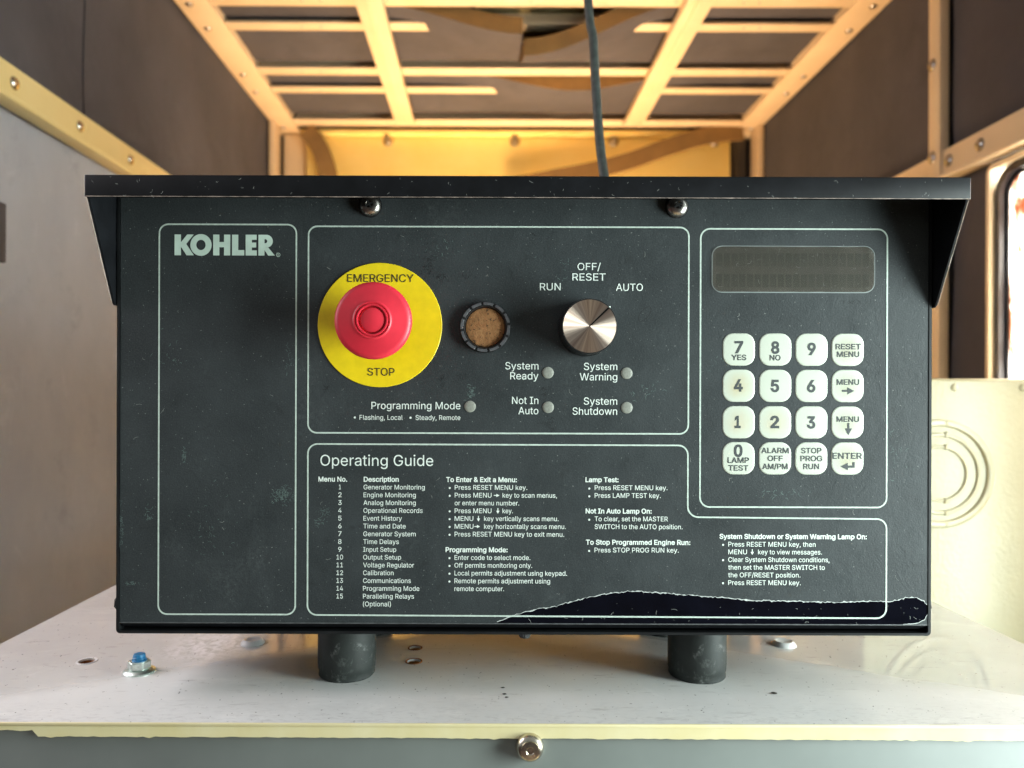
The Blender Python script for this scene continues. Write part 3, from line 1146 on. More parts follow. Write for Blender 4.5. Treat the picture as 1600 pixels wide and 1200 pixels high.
# housing shell: floor, sides, roof and back with rounded lower corners
bm = bmesh.new()
o_ = rrect(BX0, BX1, BZ0, BZ1, 0.0022, 5)
t_ = 0.0014
i_ = rrect(BX0 + t_, BX1 - t_, BZ0 + t_, BZ1 - t_, 0.0012, 5)
yf, yb = D - 0.0004, D + 0.145
V = [[bm.verts.new((x, y, z)) for x, z in L] for L, y in ((o_, yf), (o_, yb), (i_, yf), (i_, yb - 0.002))]
N_ = len(o_)
for k in range(N_):
    j = (k + 1) % N_
    bm.faces.new((V[0][k], V[0][j], V[1][j], V[1][k]))
    bm.faces.new((V[0][k], V[2][k], V[2][j], V[0][j]))
    bm.faces.new((V[2][k], V[3][k], V[3][j], V[2][j]))
bm.faces.new(V[1]), bm.faces.new(V[3][::-1])
fixn(bm)
mk('housing', bm, 'housing', ctl)

# face plate with a folded lower flange
FX0, FX1, FZ0, FZ1 = X(187.5), X(1450.5), Z(975), BZ1 - 0.0016
bm = bmesh.new()
add_box(bm, FX0, FX1, D, D + 0.0016, FZ0, FZ1, 0.00025, 1)
plate = mk('face_plate', bm, 'gloss_black', ctl)
bm = bmesh.new()
prof = [(D + 0.0002, FZ0 - 0.00005), (D + 0.0003, Z(976.5)), (D + 0.0022, Z(982.5)), (D + 0.006, Z(983.5)), (D + 0.006, FZ0 - 0.00005)]
A = [bm.verts.new((FX0 + 0.0012, y, z)) for y, z in prof]
B = [bm.verts.new((FX1 - 0.0006, y, z)) for y, z in prof]
bm.faces.new(A), bm.faces.new(B[::-1])
for k in range(len(prof)):
    j = (k + 1) % len(prof)
    bm.faces.new((A[k], A[j], B[j], B[k]))
fixn(bm)
mk('lower_flange', bm, 'hood', plate, 20)
bm = bmesh.new()
add_box(bm, FX0 + 0.0002, FX1 - 0.0002, D - 0.0003, D - 0.00003, FZ0 + 0.0000, FZ0 + 0.00055)
mk('flange_edge', bm, 'grey_edge', plate, 0)  # lighter grey strip painted as the highlight along the fold

# matte film with its torn lower edge
tear = [(778, 971), (790, 966.5), (812, 958.5), (840, 951), (870, 946.5), (885, 941.5), (905, 936.5), (925, 931), (945, 927.5), (965, 925), (982, 922.5),
        (1000, 923), (1030, 925), (1060, 927), (1090, 929.5), (1115, 931), (1150, 934), (1180, 936.5), (1210, 937), (1250, 937.5), (1290, 939), (1330, 938.5),
        (1370, 937), (1388, 938), (1402, 935), (1418, 931), (1432, 931.5), (1444, 936.5), (1449.6, 943)]
tr = random.Random(21)
fine = []
for (a, b), (c, d) in zip(tear, tear[1:]):
    k = max(2, int((c - a) / 3.2))
    for i in range(k):
        t = i / k
        fine.append((a + (c - a) * t + tr.uniform(-0.7, 0.7), b + (d - b) * t + tr.uniform(-1.0, 1.0)))
fine.append(tear[-1])
DF = D - 0.00009
left, right, topz, botz = FX0 + 0.0002, FX1 - 0.0002, FZ1 - 0.0003, FZ0 + 0.0006
ztrim = [(x, z) for x, z in pts_px(fine)]
bm = bmesh.new()
add_flat(bm, [(left, topz), (right, topz), (right, ztrim[-1][1])] + ztrim[::-1] + [(X(776), botz), (left, botz)], DF)
bmesh.ops.triangulate(bm, faces=bm.faces)
film = mk('overlay_film', bm, 'film', ctl, 0)
corner = [(1450.0, 958), (1449, 959.5), (1447.5, 962), (1446, 966), (1441, 968), (1436, 971), (1428, 972.4), (1412, 973.4)]
bm = bmesh.new()
add_flat(bm, [(x, max(z, botz)) for x, z in pts_px(corner)] + [(X(1412), botz), (right, botz)], DF)
mk('overlay_film_scrap', bm, 'film', film, 0)
bm = bmesh.new()
wr = random.Random(4)
ww = [max(0.35, wr.gauss(1.1, 0.6)) * K for _ in fine]
add_ring(bm, [(x, z - 0.0001) for x, z in ztrim], lambda i: ww[i], DF - 0.00006, False)
add_ring(bm, pts_px(corner), lambda i: 0.9 * K, DF - 0.00006, False)
mk('torn_edge', bm, 'tear', film, 0)

# printed frame lines
LW = 2.4 * K
DL = D - 0.00020


def frame_line(pts):
    bm = bmesh.new()
    add_ring(bm, pts, LW, DL)
    return mk('frame_line', bm, 'line', film, 0)


frame_line(rrect(X(248.5), X(462.5), Z(961), Z(352), 14 * K))
frame_line(rrect(X(481.5), X(1075.5), Z(677), Z(354.5), 14 * K))
frame_line(rrect(X(1094), X(1385.5), Z(791), Z(356.5), 15 * K))


def arc(cx, cy, r, a0, a1, n=8):
    return [(cx + r * math.cos(math.radians(a0 + (a1 - a0) * i / n)), cy + r * math.sin(math.radians(a0 + (a1 - a0) * i / n))) for i in range(n + 1)]


R_ = 15
guide = (arc(481.5 + R_, 694.5 + R_, R_, 180, 270) + arc(1075 - R_, 695 + R_, R_, 270, 360) + arc(1075 + 17, 807 - 17, 17, 180, 90)
         + arc(1385.5 - R_, 809 + R_, R_, 270, 360) + arc(1385.5 - R_, 964 - R_, R_, 0, 90) + arc(481.5 + R_, 961.5 - R_, R_, 90, 180))
frame_line(pts_px(guide))

# maker's name, heavy geometric capitals
def zq(l):
    return pts_px([(100 + a / 4.0, 250 + b / 4.0) for a, b in l])


logo = bmesh.new()
for poly in ([(689, 472), (729, 472), (729, 602), (689, 602)],
             [(729, 520), (768, 472), (809, 472), (762, 531), (810, 602), (764, 602), (729, 548)],
             [(930, 472), (969, 472), (969, 602), (930, 602)], [(969, 518), (998, 518), (998, 551), (969, 551)], [(998, 472), (1037, 472), (1037, 602), (998, 602)],
             [(1048, 472), (1087, 472), (1087, 568), (1125, 568), (1125, 602), (1048, 602)],
             [(1133, 472), (1202, 472), (1202, 504), (1172, 504), (1172, 521), (1199, 521), (1199, 552), (1172, 552), (1172, 570), (1203, 570), (1203, 602), (1133, 602)],
             [(1213, 472), (1251, 472), (1251, 602), (1213, 602)],
             [(1251, 553), (1272, 549), (1316, 602), (1274, 602), (1251, 568)]):
    add_flat(logo, zq(poly), DL - 0.00002)
# the R's bowl and the O, as rings
bowl_o = [(1251, 472)] + [(1262 + 41 * math.cos(math.radians(a)), 512.5 + 40.5 * math.sin(math.radians(a))) for a in range(-90, 91, 10)] + [(1251, 553)]
bowl_i = [(1251, 500)] + [(1256 + 12 * math.cos(math.radians(a)), 512.5 + 12.5 * math.sin(math.radians(a))) for a in range(-90, 91, 10)] + [(1251, 525)]
for O, I in ((bowl_o, bowl_i), ([(854 + 66.5 * math.cos(math.radians(a)), 537 + 68 * math.sin(math.radians(a))) for a in range(0, 361, 8)],
                                [(854 + 29 * math.cos(math.radians(a)), 537 + 32 * math.sin(math.radians(a))) for a in range(0, 361, 8)])):
    A, B = zq(O), zq(I)
    for k in range(len(A) - 1):
        add_flat(logo, [A[k], A[k + 1], B[k + 1], B[k]], DL - 0.00002)
bmesh.ops.triangulate(logo, faces=logo.faces)
mk('logo_lettering', logo, 'logo', film, 0)
bm = bmesh.new()
add_ring(bm, pts_px([(434.2 + 2.9 * math.cos(2 * PI * i / 20), 399.3 + 2.9 * math.sin(2 * PI * i / 20)) for i in range(20)]), 0.7 * K, DL)
mk('trademark_ring', bm, 'logo', film, 0)
text('trademark_letter', 'R', 433.1, 435.5, 400.9, 3.2, film, 'logo')


def dots(name, l, r, parent=film):
    for x, y in l:
        bm = bmesh.new()
        add_flat(bm, pts_px([(x + r * math.cos(2 * PI * i / 12), y + r * math.sin(2 * PI * i / 12)) for i in range(12)]), DL)
        mk(name, bm, 'print', parent, 0)


def arrow_poly(cx, cy, L, hw, sw, hl, d):
    """arrow pointing +x ('r') or down ('d'), centred on cx, cy"""
    p = [(-L / 2, -sw), (L / 2 - hl, -sw), (L / 2 - hl, -hw), (L / 2, 0), (L / 2 - hl, hw), (L / 2 - hl, sw), (-L / 2, sw)]
    if d == 'd':
        p = [(-y, x) for x, y in p]
    return [(cx + x, cy + y) for x, y in p]


def arrow(cx, cy, L, hw, sw, hl, d, parent, mat='print', dep=DL):
    bm = bmesh.new()
    add_flat(bm, pts_px(arrow_poly(cx, cy, L, hw, sw, hl, d)), dep)
    bmesh.ops.triangulate(bm, faces=bm.faces)
    return mk('printed_arrow', bm, mat, parent, 0)


# ---- operating guide
text('heading_text', 'Operating Guide', 501, 677.3, 728.3, 17.0, film)
B0, DLN = 753.0, 12.17
SB, SR = 0.022, 0.004           # weights
text('heading_text', 'Menu No.', 498, 543, B0, 7.3, film, bold=SB)
text('heading_text', 'Description', 568.8, 623.6, B0, 7.3, film, bold=SB)
DESC = [('Generator Monitoring', 664.2), ('Engine Monitoring', 650.2), ('Analog Monitoring', 650.2), ('Operational Records', 661), ('Event History', 628.7),
        ('Time and Date', 634.6), ('Generator System', 650.2), ('Time Delays', 624), ('Input Setup', 619.9), ('Output Setup', 627.6), ('Voltage Regulator', 647.9),
        ('Calibration', 615.9), ('Communications', 643), ('Programming Mode', 656.3), ('Paralleling Relays', 647.9), ('(Optional)', 611.9)]
for i, (s, x1) in enumerate(DESC):
    b = B0 + DLN * (i + 1)
    text('menu_text', s, 568.6 - 0.03 * i, x1, b, 7.3, film, bold=SR)
    if i < 15:
        ws = 3.2 if i == 0 else (5.2 if i < 9 else 10.2)
        text('menu_number', str(i + 1), 531.8 - ws / 2, 531.8 + ws / 2, b, 7.3, film, bold=SR)


def line(col, row, s, x0, x1, b0=B0, bold=SR, dl=DLN):
    return text('guide_text' if bold == SR else 'heading_text', s, x0, x1, b0 + dl * row, 7.3, film, bold=bold)


line(2, 0, 'To Enter & Exit a Menu:', 697.5, 808.1, bold=SB)
for r, s, a, b in ((1, 'Press RESET MENU key.', 711, 824.3), (2, 'Press MENU', 711, 768.5), (2, 'key to scan menus,', 785.7, 870.7), (3, 'or enter menu number.', 711, 811.7),
                   (4, 'Press MENU', 711, 768.5), (4, 'key.', 785.7, 802), (5, 'MENU', 711, 740.2), (5, 'key vertically scans menu.', 757, 873.3), (6, 'MENU', 711, 740.5),
                   (6, 'key horizontally scans menu.', 757, 884.7), (7, 'Press RESET MENU key to exit menu.', 711, 882.1),
                   (10, 'Enter code to select mode.', 711, 829.4), (11, 'Off permits monitoring only.', 711, 832.2), (12, 'Local permits adjustment using keypad.', 711, 886.8),
                   (13, 'Remote permits adjustment using', 711, 860.4), (14, 'remote computer.', 711, 788.5)):
    line(2, r, s, a, b)
line(2, 9, 'Programming Mode:', 697, 793.9, bold=SB)
dots('bullet', [(703.2, B0 + DLN * r - 2.6) for r in (1, 2, 4, 5, 6, 7, 10, 11, 12, 13)], 1.6)
for cx, r, d in ((776.5, 2, 'r'), (778.5, 4, 'd'), (748.2, 5, 'd'), (746.3, 6, 'r')):
    arrow(cx, B0 + DLN * r - 3.4, 8.8, 2.6, 0.65, 4.8, d, film)
line(3, 0, 'Lamp Test:', 915.1, 966.8, 752.6, SB)
for r, s, b in ((1, 'Press RESET MENU key.', 1043.3), (2, 'Press LAMP TEST key.', 1032.7), (5, 'To clear, set the MASTER', 1044), (6, 'SWITCH to the AUTO position.', 1067), (8, 'Press STOP PROG RUN key.', 1061)):
    line(3, r + (1 if r == 8 else 0), s, 929.6, b, 752.8)
line(3, 4, 'Not In Auto Lamp On:', 915.5, 1018.7, 752.8, SB)
line(3, 8, 'To Stop Programmed Engine Run:', 916, 1079.2, 752.8, SB)
dots('bullet', [(921.2, 752.8 + DLN * r - 2.2) for r in (1, 2, 5, 9)], 1.6)
line(4, 0, 'System Shutdown or System Warning Lamp On:', 1124.7, 1354.8, 840.4, SB, 12.0)
for r, s, a, b in ((1, 'Press RESET MENU key, then', 1138.5, 1274.8), (2, 'MENU', 1138.5, 1167.7), (2, 'key to view messages.', 1185, 1284.8), (3, 'Clear System Shutdown conditions,', 1138.5, 1296.6),
                   (4, 'then set the MASTER SWITCH to', 1138.5, 1289.3), (5, 'the OFF/RESET position.', 1138.5, 1251.3), (6, 'Press RESET MENU key.', 1138.5, 1251.8)):
    line(4, r, s, a, b, 840.6, dl=12.0)
arrow(1176, 840.6 + 24 - 3.4, 8.8, 2.6, 0.65, 4.8, 'd', film)
dots('bullet', [(1130.4, 840.6 + 12 * r - 2.6) for r in (1, 3, 6)], 1.6)

# ---- lamps and their legends
lampsrc = None


def lamp(px, py, legends):
    global lampsrc
    c = (X(px), D - 0.0001, Z(py))
    if lampsrc is None:
        o = lathe('indicator_lamp', c, (0, -1, 0), [(9.1 * K, 0.0), (9.0 * K, 0.00018), (8.4 * K, 0.00030), (5 * K, 0.00040), (0, 0.00044)], 'lamp', ctl, 32)
        lampsrc = (o, WLOC[o] - Vector(c))
    else:
        o = again(lampsrc[0], 'indicator_lamp', Vector(c) + lampsrc[1], ctl)
    for s, a, b, base, cap in legends:
        text('lamp_legend', s, a, b, base, cap, o, bold=0.002)
    return o


lamp(734.5, 635.2, [('Programming Mode', 580.4, 719.5, 639.6, 11.2), ('Flashing, Local', 562, 629.4, 656.4, 7.4), ('Steady, Remote', 649.5, 719.5, 656.4, 7.4)])
dots('bullet', [(554.6, 653), (641.6, 653)], 1.7)
lamp(856, 582, [('System', 789.2, 841.2, 577, 11.2), ('Ready', 797, 841.2, 592.6, 11.2)])
lamp(979, 582.5, [('System', 912, 964.3, 577.6, 11.2), ('Warning', 905.7, 964.3, 593.8, 11.2)])
lamp(856.5, 636, [('Not In', 800, 841.2, 631, 11.2), ('Auto', 810, 841.2, 647, 11.2)])
lamp(979.3, 636.3, [('System', 912, 964.3, 631.8, 11.2), ('Shutdown', 894.5, 964.3, 647.5, 11.2)])
for s, a, b, base in (('OFF/', 901.7, 938, 421.7), ('RESET', 893.7, 945.5, 438), ('RUN', 843, 875.5, 453.3), ('AUTO', 961.8, 1003.8, 453.8)):
    text('switch_legend', s, a, b, base, 11.2, film, bold=0.002)

# ---- emergency stop
ec = (X(593.5), D - 0.0001, Z(508.5))
disc = lathe('stop_disc', ec, (0, -1, 0), [(97 * K, 0), (97 * K, 0.0004), (96.4 * K, 0.0006), (0, 0.0006)], 'yellow', ctl, 96)
text('legend_lettering', 'EMERGENCY', 542.5, 646, 441.5, 12.0, disc, 'black_print', 0.002, D - 0.00085)
text('legend_lettering', 'STOP', 574.5, 616.8, 587.5, 11.8, disc, 'black_print', 0.002, D - 0.00085)
lathe('stop_stem', ec, (0, -1, 0), [(0.0125, 0.0005), (0.0125, 0.004), (0.0110, 0.0045), (0.0110, 0.017)], 'black_plastic', disc, 48)
er = 0.0198
lathe('stop_button', ec, (0, -1, 0),
      [(0.0, 0.0145), (0.0150, 0.0145), (0.0178, 0.0155), (0.0190, 0.0180), (er, 0.0225), (er, 0.0240), (er * 0.985, 0.0252), (er * 0.94, 0.0262), (er * 0.86, 0.0268), (er * 0.52, 0.0274),
       (er * 0.495, 0.0276), (er * 0.47, 0.0281), (er * 0.445, 0.0281), (er * 0.43, 0.0276), (er * 0.415, 0.0276), (er * 0.40, 0.0284), (er * 0.37, 0.0284), (er * 0.355, 0.0268), (er * 0.335, 0.0268), (er * 0.31, 0.0277),
       (er * 0.28, 0.0280), (0, 0.0280)], 'red', disc, 96, 30)

# ---- horn
hc = Vector((X(757.8), D - 0.0001, Z(511.8)))
horn = link('alarm_horn', None, hc, ctl)
lathe('collar', hc, (0, -1, 0), [(39.6 * K, 0), (39.6 * K, 0.0020), (38.6 * K, 0.0026), (32.6 * K, 0.0026), (31.8 * K, 0.0022), (30.8 * K, 0.0004)], 'black_plastic', horn, 72)
lathe('membrane', hc, (0, -1, 0), [(31.0 * K, 0.0003), (29.8 * K, 0.0009), (26 * K, 0.0012), (14 * K, 0.0013), (0, 0.0013)], 'horn_foam', horn, 48)
NS = 12
for s in range(NS):
    a0 = 2 * PI * s / NS + 0.05 + 0.13
    a1 = 2 * PI * (s + 1) / NS - 0.05 + 0.13
    bm = bmesh.new()
    o_ = [(hc.x + 38.6 * K * math.cos(a0 + (a1 - a0) * i / 5), hc.z + 38.6 * K * math.sin(a0 + (a1 - a0) * i / 5)) for i in range(6)]
    i_ = [(hc.x + 34.2 * K * math.cos(a0 + (a1 - a0) * i / 5), hc.z + 34.2 * K * math.sin(a0 + (a1 - a0) * i / 5)) for i in range(6)]
    add_prism(bm, o_ + i_[::-1], D - 0.0034, D - 0.0026)
    bmesh.ops.bevel(bm, geom=list(bm.edges), offset=0.00012, segments=1, affect='EDGES')
    mk('collar_segment', bm, 'collar', horn)

# ---- selector knob
kz = 0.0155
kc2 = Vector((X(760 + (921 - 760) * (D - kz) / D), D, Z(617 + (509 - 617) * (D - kz) / D)))
KR = 43.6 / F * (D - kz)
knob = link('selector_knob', None, kc2, ctl)
bm = bmesh.new()
NT_ = 72
rings = []
for y, rad, dep in ((0.0004, KR * 1.03, 0.0), (0.0010, KR * 1.04, 0.00028), (kz - 0.0012, KR * 1.005, 0.00028), (kz - 0.0008, KR, 0.0), (kz - 0.0001, KR * 0.985, 0.0), (kz - 0.0001, KR * 0.955, 0.0)):
    rings.append([bm.verts.new((kc2.x + (rad - dep * (k % 2)) * math.cos(PI * k / NT_), D - y, kc2.z + (rad - dep * (k % 2)) * math.sin(PI * k / NT_))) for k in range(2 * NT_)])
for a, b in zip(rings, rings[1:]):
    for k in range(2 * NT_):
        j = (k + 1) % (2 * NT_)
        bm.faces.new((a[k], a[j], b[j], b[k]))
bm.faces.new(rings[-1]), bm.faces.new(rings[0][::-1])
fixn(bm)
mk('knob_body', bm, 'black_plastic', knob, 20)
lathe('knob_cap', kc2, (0, -1, 0), [(KR * 0.955, kz - 0.0003), (KR * 0.952, kz), (KR * 0.5, kz + 0.00002), (0, kz + 0.00002)], 'spun', knob, 96, 60)
bm = bmesh.new()
ang = math.radians(44)
dx, dz = math.cos(ang), math.sin(ang)
w0, w1, L0 = 0.00030, 0.00048, KR * 0.945
add_flat(bm, [(kc2.x - dz * w0, kc2.z + dx * w0), (kc2.x + dz * w0, kc2.z - dx * w0), (kc2.x + dx * L0 + dz * w1, kc2.z + dz * L0 - dx * w1), (kc2.x + dx * L0 - dz * w1, kc2.z + dz * L0 + dx * w1)], D - kz - 0.0001)
mk('pointer_line', bm, 'pointer', knob, 0)
bm = bmesh.new()
bm_c = (kc2.x + dx * KR * 1.0, kc2.z + dz * KR * 1.0)
add_box(bm, bm_c[0] - 0.0005, bm_c[0] + 0.0005, D - kz + 0.0001, D - kz + 0.0016, bm_c[1] - 0.0004, bm_c[1] + 0.0004, 0.0001)
mk('pointer_tip', bm, 'print', knob, 0)

# ---- display
disp = link('display', None, (X(1238), D, Z(456)), ctl)
bm = bmesh.new()
add_ring(bm, rrect(X(1112), X(1365.5), Z(455.5), Z(383.5), 15.5 * K), 1.5 * K, DL)
mk('window_outline', bm, 'window_edge', disp, 0)
bm = bmesh.new()
add_flat(bm, rrect(X(1112), X(1365.5), Z(455.5), Z(383.5), 15.5 * K), D - 0.00014)
mk('lcd_back', bm, 'lcd', disp, 0)
cell = None
for r, (y0, y1) in enumerate(((394.5, 415), (427, 448))):
    for i in range(20):
        xa = 1118 + i * 12.05
        if cell is None:
            bm = bmesh.new()
            add_box(bm, X(xa), X(xa + 9.6), D - 0.00024, D - 0.00018, Z(y1), Z(y0))
            cell = mk('character_cell', bm, 'lcd_cell', disp, 0)
        else:
            again(cell, 'character_cell', (X(xa + 4.8), D - 0.00021, (Z(y0) + Z(y1)) / 2), disp)
bm = bmesh.new()
add_prism(bm, rrect(X(1112.8), X(1364.7), Z(454.7), Z(384.3), 15 * K), D - 0.00075, D - 0.00034)
mk('window_pane', bm, 'window_plastic', disp, 0)

# ---- keypad
COLS = (1153.9, 1210.9, 1267.4, 1323.9)
ROWS = (544.8, 601.4, 658.4, 714.7)
DIG = lambda s, x0, x1, b: (s, x0, x1, b, 17.6, 0.028)
W = lambda s, x0, x1, b, c=8.2: (s, x0, x1, b, c, 0.016)
DK = D - 0.00048
KEYS = [[[DIG('7', 1147.2, 1160.6, 550.2), W('YES', 1142.2, 1165.6, 561.4)], [DIG('8', 1204.5, 1217.2, 550.6), W('NO', 1202, 1219, 561.6)], [DIG('9', 1261, 1274, 552.6)], [W('RESET', 1304.9, 1344.3, 544), W('MENU', 1306.8, 1341.7, 555.9)]],
        [[DIG('4', 1146.7, 1160.2, 609.8)], [DIG('5', 1204, 1217, 610.4)], [DIG('6', 1260.5, 1273.5, 610.6)], [W('MENU', 1306.8, 1341.7, 599.4)]],
        [[DIG('1', 1147.8, 1157, 666.8)], [DIG('2', 1203.5, 1217.2, 666.8)], [DIG('3', 1260.5, 1273.5, 667.2)], [W('MENU', 1306.8, 1341.7, 657.3)]],
        [[DIG('0', 1146.7, 1160.2, 711.8), W('LAMP', 1136.8, 1170.3, 721.8), W('TEST', 1138, 1169.2, 734)], [W('ALARM', 1189.4, 1232.3, 706.5), W('OFF', 1199.2, 1223, 718.8), W('AM/PM', 1191.1, 1230.6, 731.4)],
         [W('STOP', 1251.6, 1283.2, 706.5), W('PROG', 1250.5, 1284.7, 718.8), W('RUN', 1255, 1279.7, 731.2)], [W('ENTER', 1300.5, 1346.7, 714.9, 9.0)]]]
TINT = {(1, 0): (0.58, 0.52, 0.34, 1), (2, 0): (0.60, 0.55, 0.40, 1), (2, 1): (0.60, 0.55, 0.40, 1), (0, 3): (0.487, 0.479, 0.353, 1), (1, 3): (0.504, 0.521, 0.386, 1), (2, 3): (0.504, 0.521, 0.386, 1), (3, 3): (0.504, 0.487, 0.353, 1)}
keysrc = None
for r in range(4):
    for c in range(4):
        p = Vector((X(COLS[c]), D - 0.0001, Z(ROWS[r])))
        if keysrc is None:
            bm = bmesh.new()
            L = []
            for s_, y in ((25.2, D - 0.0001), (25.0, D - 0.00022), (24.3, D - 0.00034), (22.5, D - 0.00038)):
                L.append([bm.verts.new((x, y, z)) for x, z in rrect(p.x - s_ * K, p.x + s_ * K, p.z - s_ * K, p.z + s_ * K, (16.5 - (25.2 - s_)) * K, 7)])
            for a, b in zip(L, L[1:]):
                for k in range(len(a)):
                    j = (k + 1) % len(a)
                    bm.faces.new((a[k], a[j], b[j], b[k]))
            bm.faces.new(L[-1])
            fixn(bm)
            ko = mk('key', bm, 'key', ctl, 40)
            keysrc = (ko, WLOC[ko] - p)
        else:
            ko = again(keysrc[0], 'key', p + keysrc[1], ctl)
        ko.color = tuple(q * 0.82 for q in TINT.get((r, c), (0.63, 0.66, 0.57, 1))[:3]) + (1,)
        for s, x0, x1, b, cap, bo_ in KEYS[r][c]:
            text('key_legend', s, x0, x1, b, cap, ko, 'dark_print', bo_, DK)
        if (r, c) == (1, 3):
            arrow(1324.5, 609, 19, 5.6, 1.5, 10.5, 'r', ko, 'dark_print', DK)
        if (r, c) == (2, 3):
            arrow(1325.2, 668.6, 19, 5.6, 1.5, 10.5, 'd', ko, 'dark_print', DK)
        if (r, c) == (3, 3):
            bm = bmesh.new()
            add_flat(bm, pts_px([(1335.2, 720), (1335.2, 729), (1324.5, 729), (1324.5, 732.8), (1313, 727.2), (1324.5, 721.2), (1324.5, 725.6), (1332, 725.6), (1332, 720)]), DK)
            bmesh.ops.triangulate(bm, faces=bm.faces)
            mk('printed_arrow', bm, 'dark_print', ko, 0)

# ---- hood
dh = 0.371
HX0, HX1 = (130.5 - VX) / F * dh, (1516.5 - VX) / F * dh
hz1, hz0 = CZ + (VY - 274.5) / F * dh, CZ + (VY - 309) / F * dh
HY1 = D + 0.060
ht = 0.0013
hood = link('hood', None, ((HX0 + HX1) / 2, D, hz1), ctl)
bm = bmesh.new()
add_box(bm, HX0, HX1, dh, dh + ht, hz0, hz1, 0.0005, 3)
lip = mk('hood_lip', bm, 'hood', hood)
bm = bmesh.new()
v = []
for x in (HX0 + 0.0004, HX1 - 0.0004):
    for (y, z) in ((dh + ht + 0.0001, hz1 - 0.0002), (HY1, BZ1 + 0.004), (HY1, BZ1 + 0.004 - ht), (dh + ht + 0.0001, hz1 - 0.0002 - ht)):
        v.append(bm.verts.new((x, y, z)))
for q in ((0, 1, 2, 3), (7, 6, 5, 4), (0, 4, 5, 1), (1, 5, 6, 2), (2, 6, 7, 3), (3, 7, 4, 0)):
    bm.faces.new([v[k] for k in q])
fixn(bm)
mk('hood_roof', bm, 'hood', hood, 0)
for s, xo in ((1, HX0 + 0.0004), (-1, HX1 - 0.0004)):
    zlow = Z(479)
    prof = [(dh + ht + 0.0001, hz0 - 0.0001), (D - 0.0022, zlow + 0.0012), (D - 0.0008, zlow), (D + 0.02, zlow), (HY1, zlow + 0.02), (HY1, BZ1 + 0.0025), (dh + ht + 0.0001, hz1 - ht - 0.0005)]
    bm = bmesh.new()
    x0, x1 = sorted((xo, xo + s * ht))
    A = [bm.verts.new((x0, y, z)) for y, z in prof]
    B = [bm.verts.new((x1, y, z)) for y, z in prof]
    bm.faces.new(A), bm.faces.new(B[::-1])
    for k in range(len(prof)):
        j = (k + 1) % len(prof)
        bm.faces.new((A[k], A[j], B[j], B[k]))
    bmesh.ops.bevel(bm, geom=list(bm.edges), offset=0.0003, segments=2, affect='EDGES')
    fixn(bm)
    mk('hood_cheek', bm, 'hood', hood)
bm = bmesh.new()
rw_ = random.Random(8)
we = [(HX0 + 0.0006 + (HX1 - HX0 - 0.0012) * i / 160, hz0 + 0.00022) for i in range(161)]
wv = [max(0.00008, rw_.gauss(0.00030, 0.00010)) for _ in we]
add_ring(bm, we, lambda i: wv[i], dh - 0.00006, False)
mk('worn_edge', bm, 'worn_edge', lip, 0)
for s, xo in ((1, HX0 + 0.0004), (-1, HX1 - 0.0004)):
    tube('worn_edge', [(xo + s * 0.0001, dh + ht + 0.0001, hz0 - 0.0002), (xo + s * 0.0001, D - 0.0023, Z(479) + 0.0012)], 0.00022, 'worn_edge', hood, 6)
for px in (579, 1057):
    c = Vector((X(px - 1), D - 0.00012, Z(322.5)))
    r = 16.8 * K
    lathe('screw_shadow_ring', c, (0, -1, 0), [(r * 1.08, 0.0), (r * 1.08, 0.0003), (r * 0.9, 0.0003)], 'black_plastic', hood, 32)  # dark ring standing in for the shade round the screw head
    sc_ = lathe('hood_screw', c, (0, -1, 0), [(r, 0.0003), (r, 0.0012), (r * 0.96, 0.0022), (r * 0.82, 0.0034), (r * 0.58, 0.0042), (r * 0.34, 0.0045), (r * 0.30, 0.0036), (0, 0.0034)], 'steel', hood, 40)
    bm = bmesh.new()
    for a in (0.5, 0.5 + PI / 2):
        dx_, dz_ = math.cos(a), math.sin(a)
        w, L = 0.0005, r * 0.42
        add_flat(bm, [(c.x + dx_ * L - dz_ * w, c.z + dz_ * L + dx_ * w), (c.x + dx_ * L + dz_ * w, c.z + dz_ * L - dx_ * w), (c.x - dx_ * L + dz_ * w, c.z - dz_ * L - dx_ * w), (c.x - dx_ * L - dz_ * w, c.z - dz_ * L + dx_ * w)], c.y - 0.0046 - (0.00005 if a > 1 else 0))
    mk('drive_recess', bm, 'black_steel', sc_, 0)

# ---- side and bottom bolts
def hexbolt(c, axis, r, h, mat, parent, name):
    ax = Vector(axis)
    u = ax.orthogonal().normalized()
    w = ax.cross(u)
    bm = bmesh.new()
    a = [bm.verts.new(Vector(c) + u * x + w * y) for x, y in hexpts(r, 0.4)]
    b = [bm.verts.new(Vector(c) + u * x + w * y + ax * h) for x, y in hexpts(r, 0.4)]
    bm.faces.new(b), bm.faces.new(a[::-1])
    for i in range(6):
        bm.faces.new((a[i], a[(i + 1) % 6], b[(i + 1) % 6], b[i]))
    bmesh.ops.bevel(bm, geom=list(bm.edges), offset=r * 0.16, segments=2, affect='EDGES')
    fixn(bm)
    return mk(name, bm, mat, parent)


for s, x in ((-1, BX0), (1, BX1)):
    lathe('side_screw', (x, D + 0.012, Z(510)), (s, 0, 0), [(0.0046, 0), (0.0046, 0.0016), (0.0040, 0.0034), (0.0026, 0.0048), (0, 0.0052)], 'steel', ctl, 24)
    hexbolt((x, D + 0.012, Z(953)), (s, 0, 0), 0.0048, 0.0056, 'black_steel', ctl, 'side_bolt')
hexbolt((X(822), D + 0.006, BZ0), (0, 0, -1), 0.0036, 0.0034, 'black_steel', ctl, 'bottom_bolt')

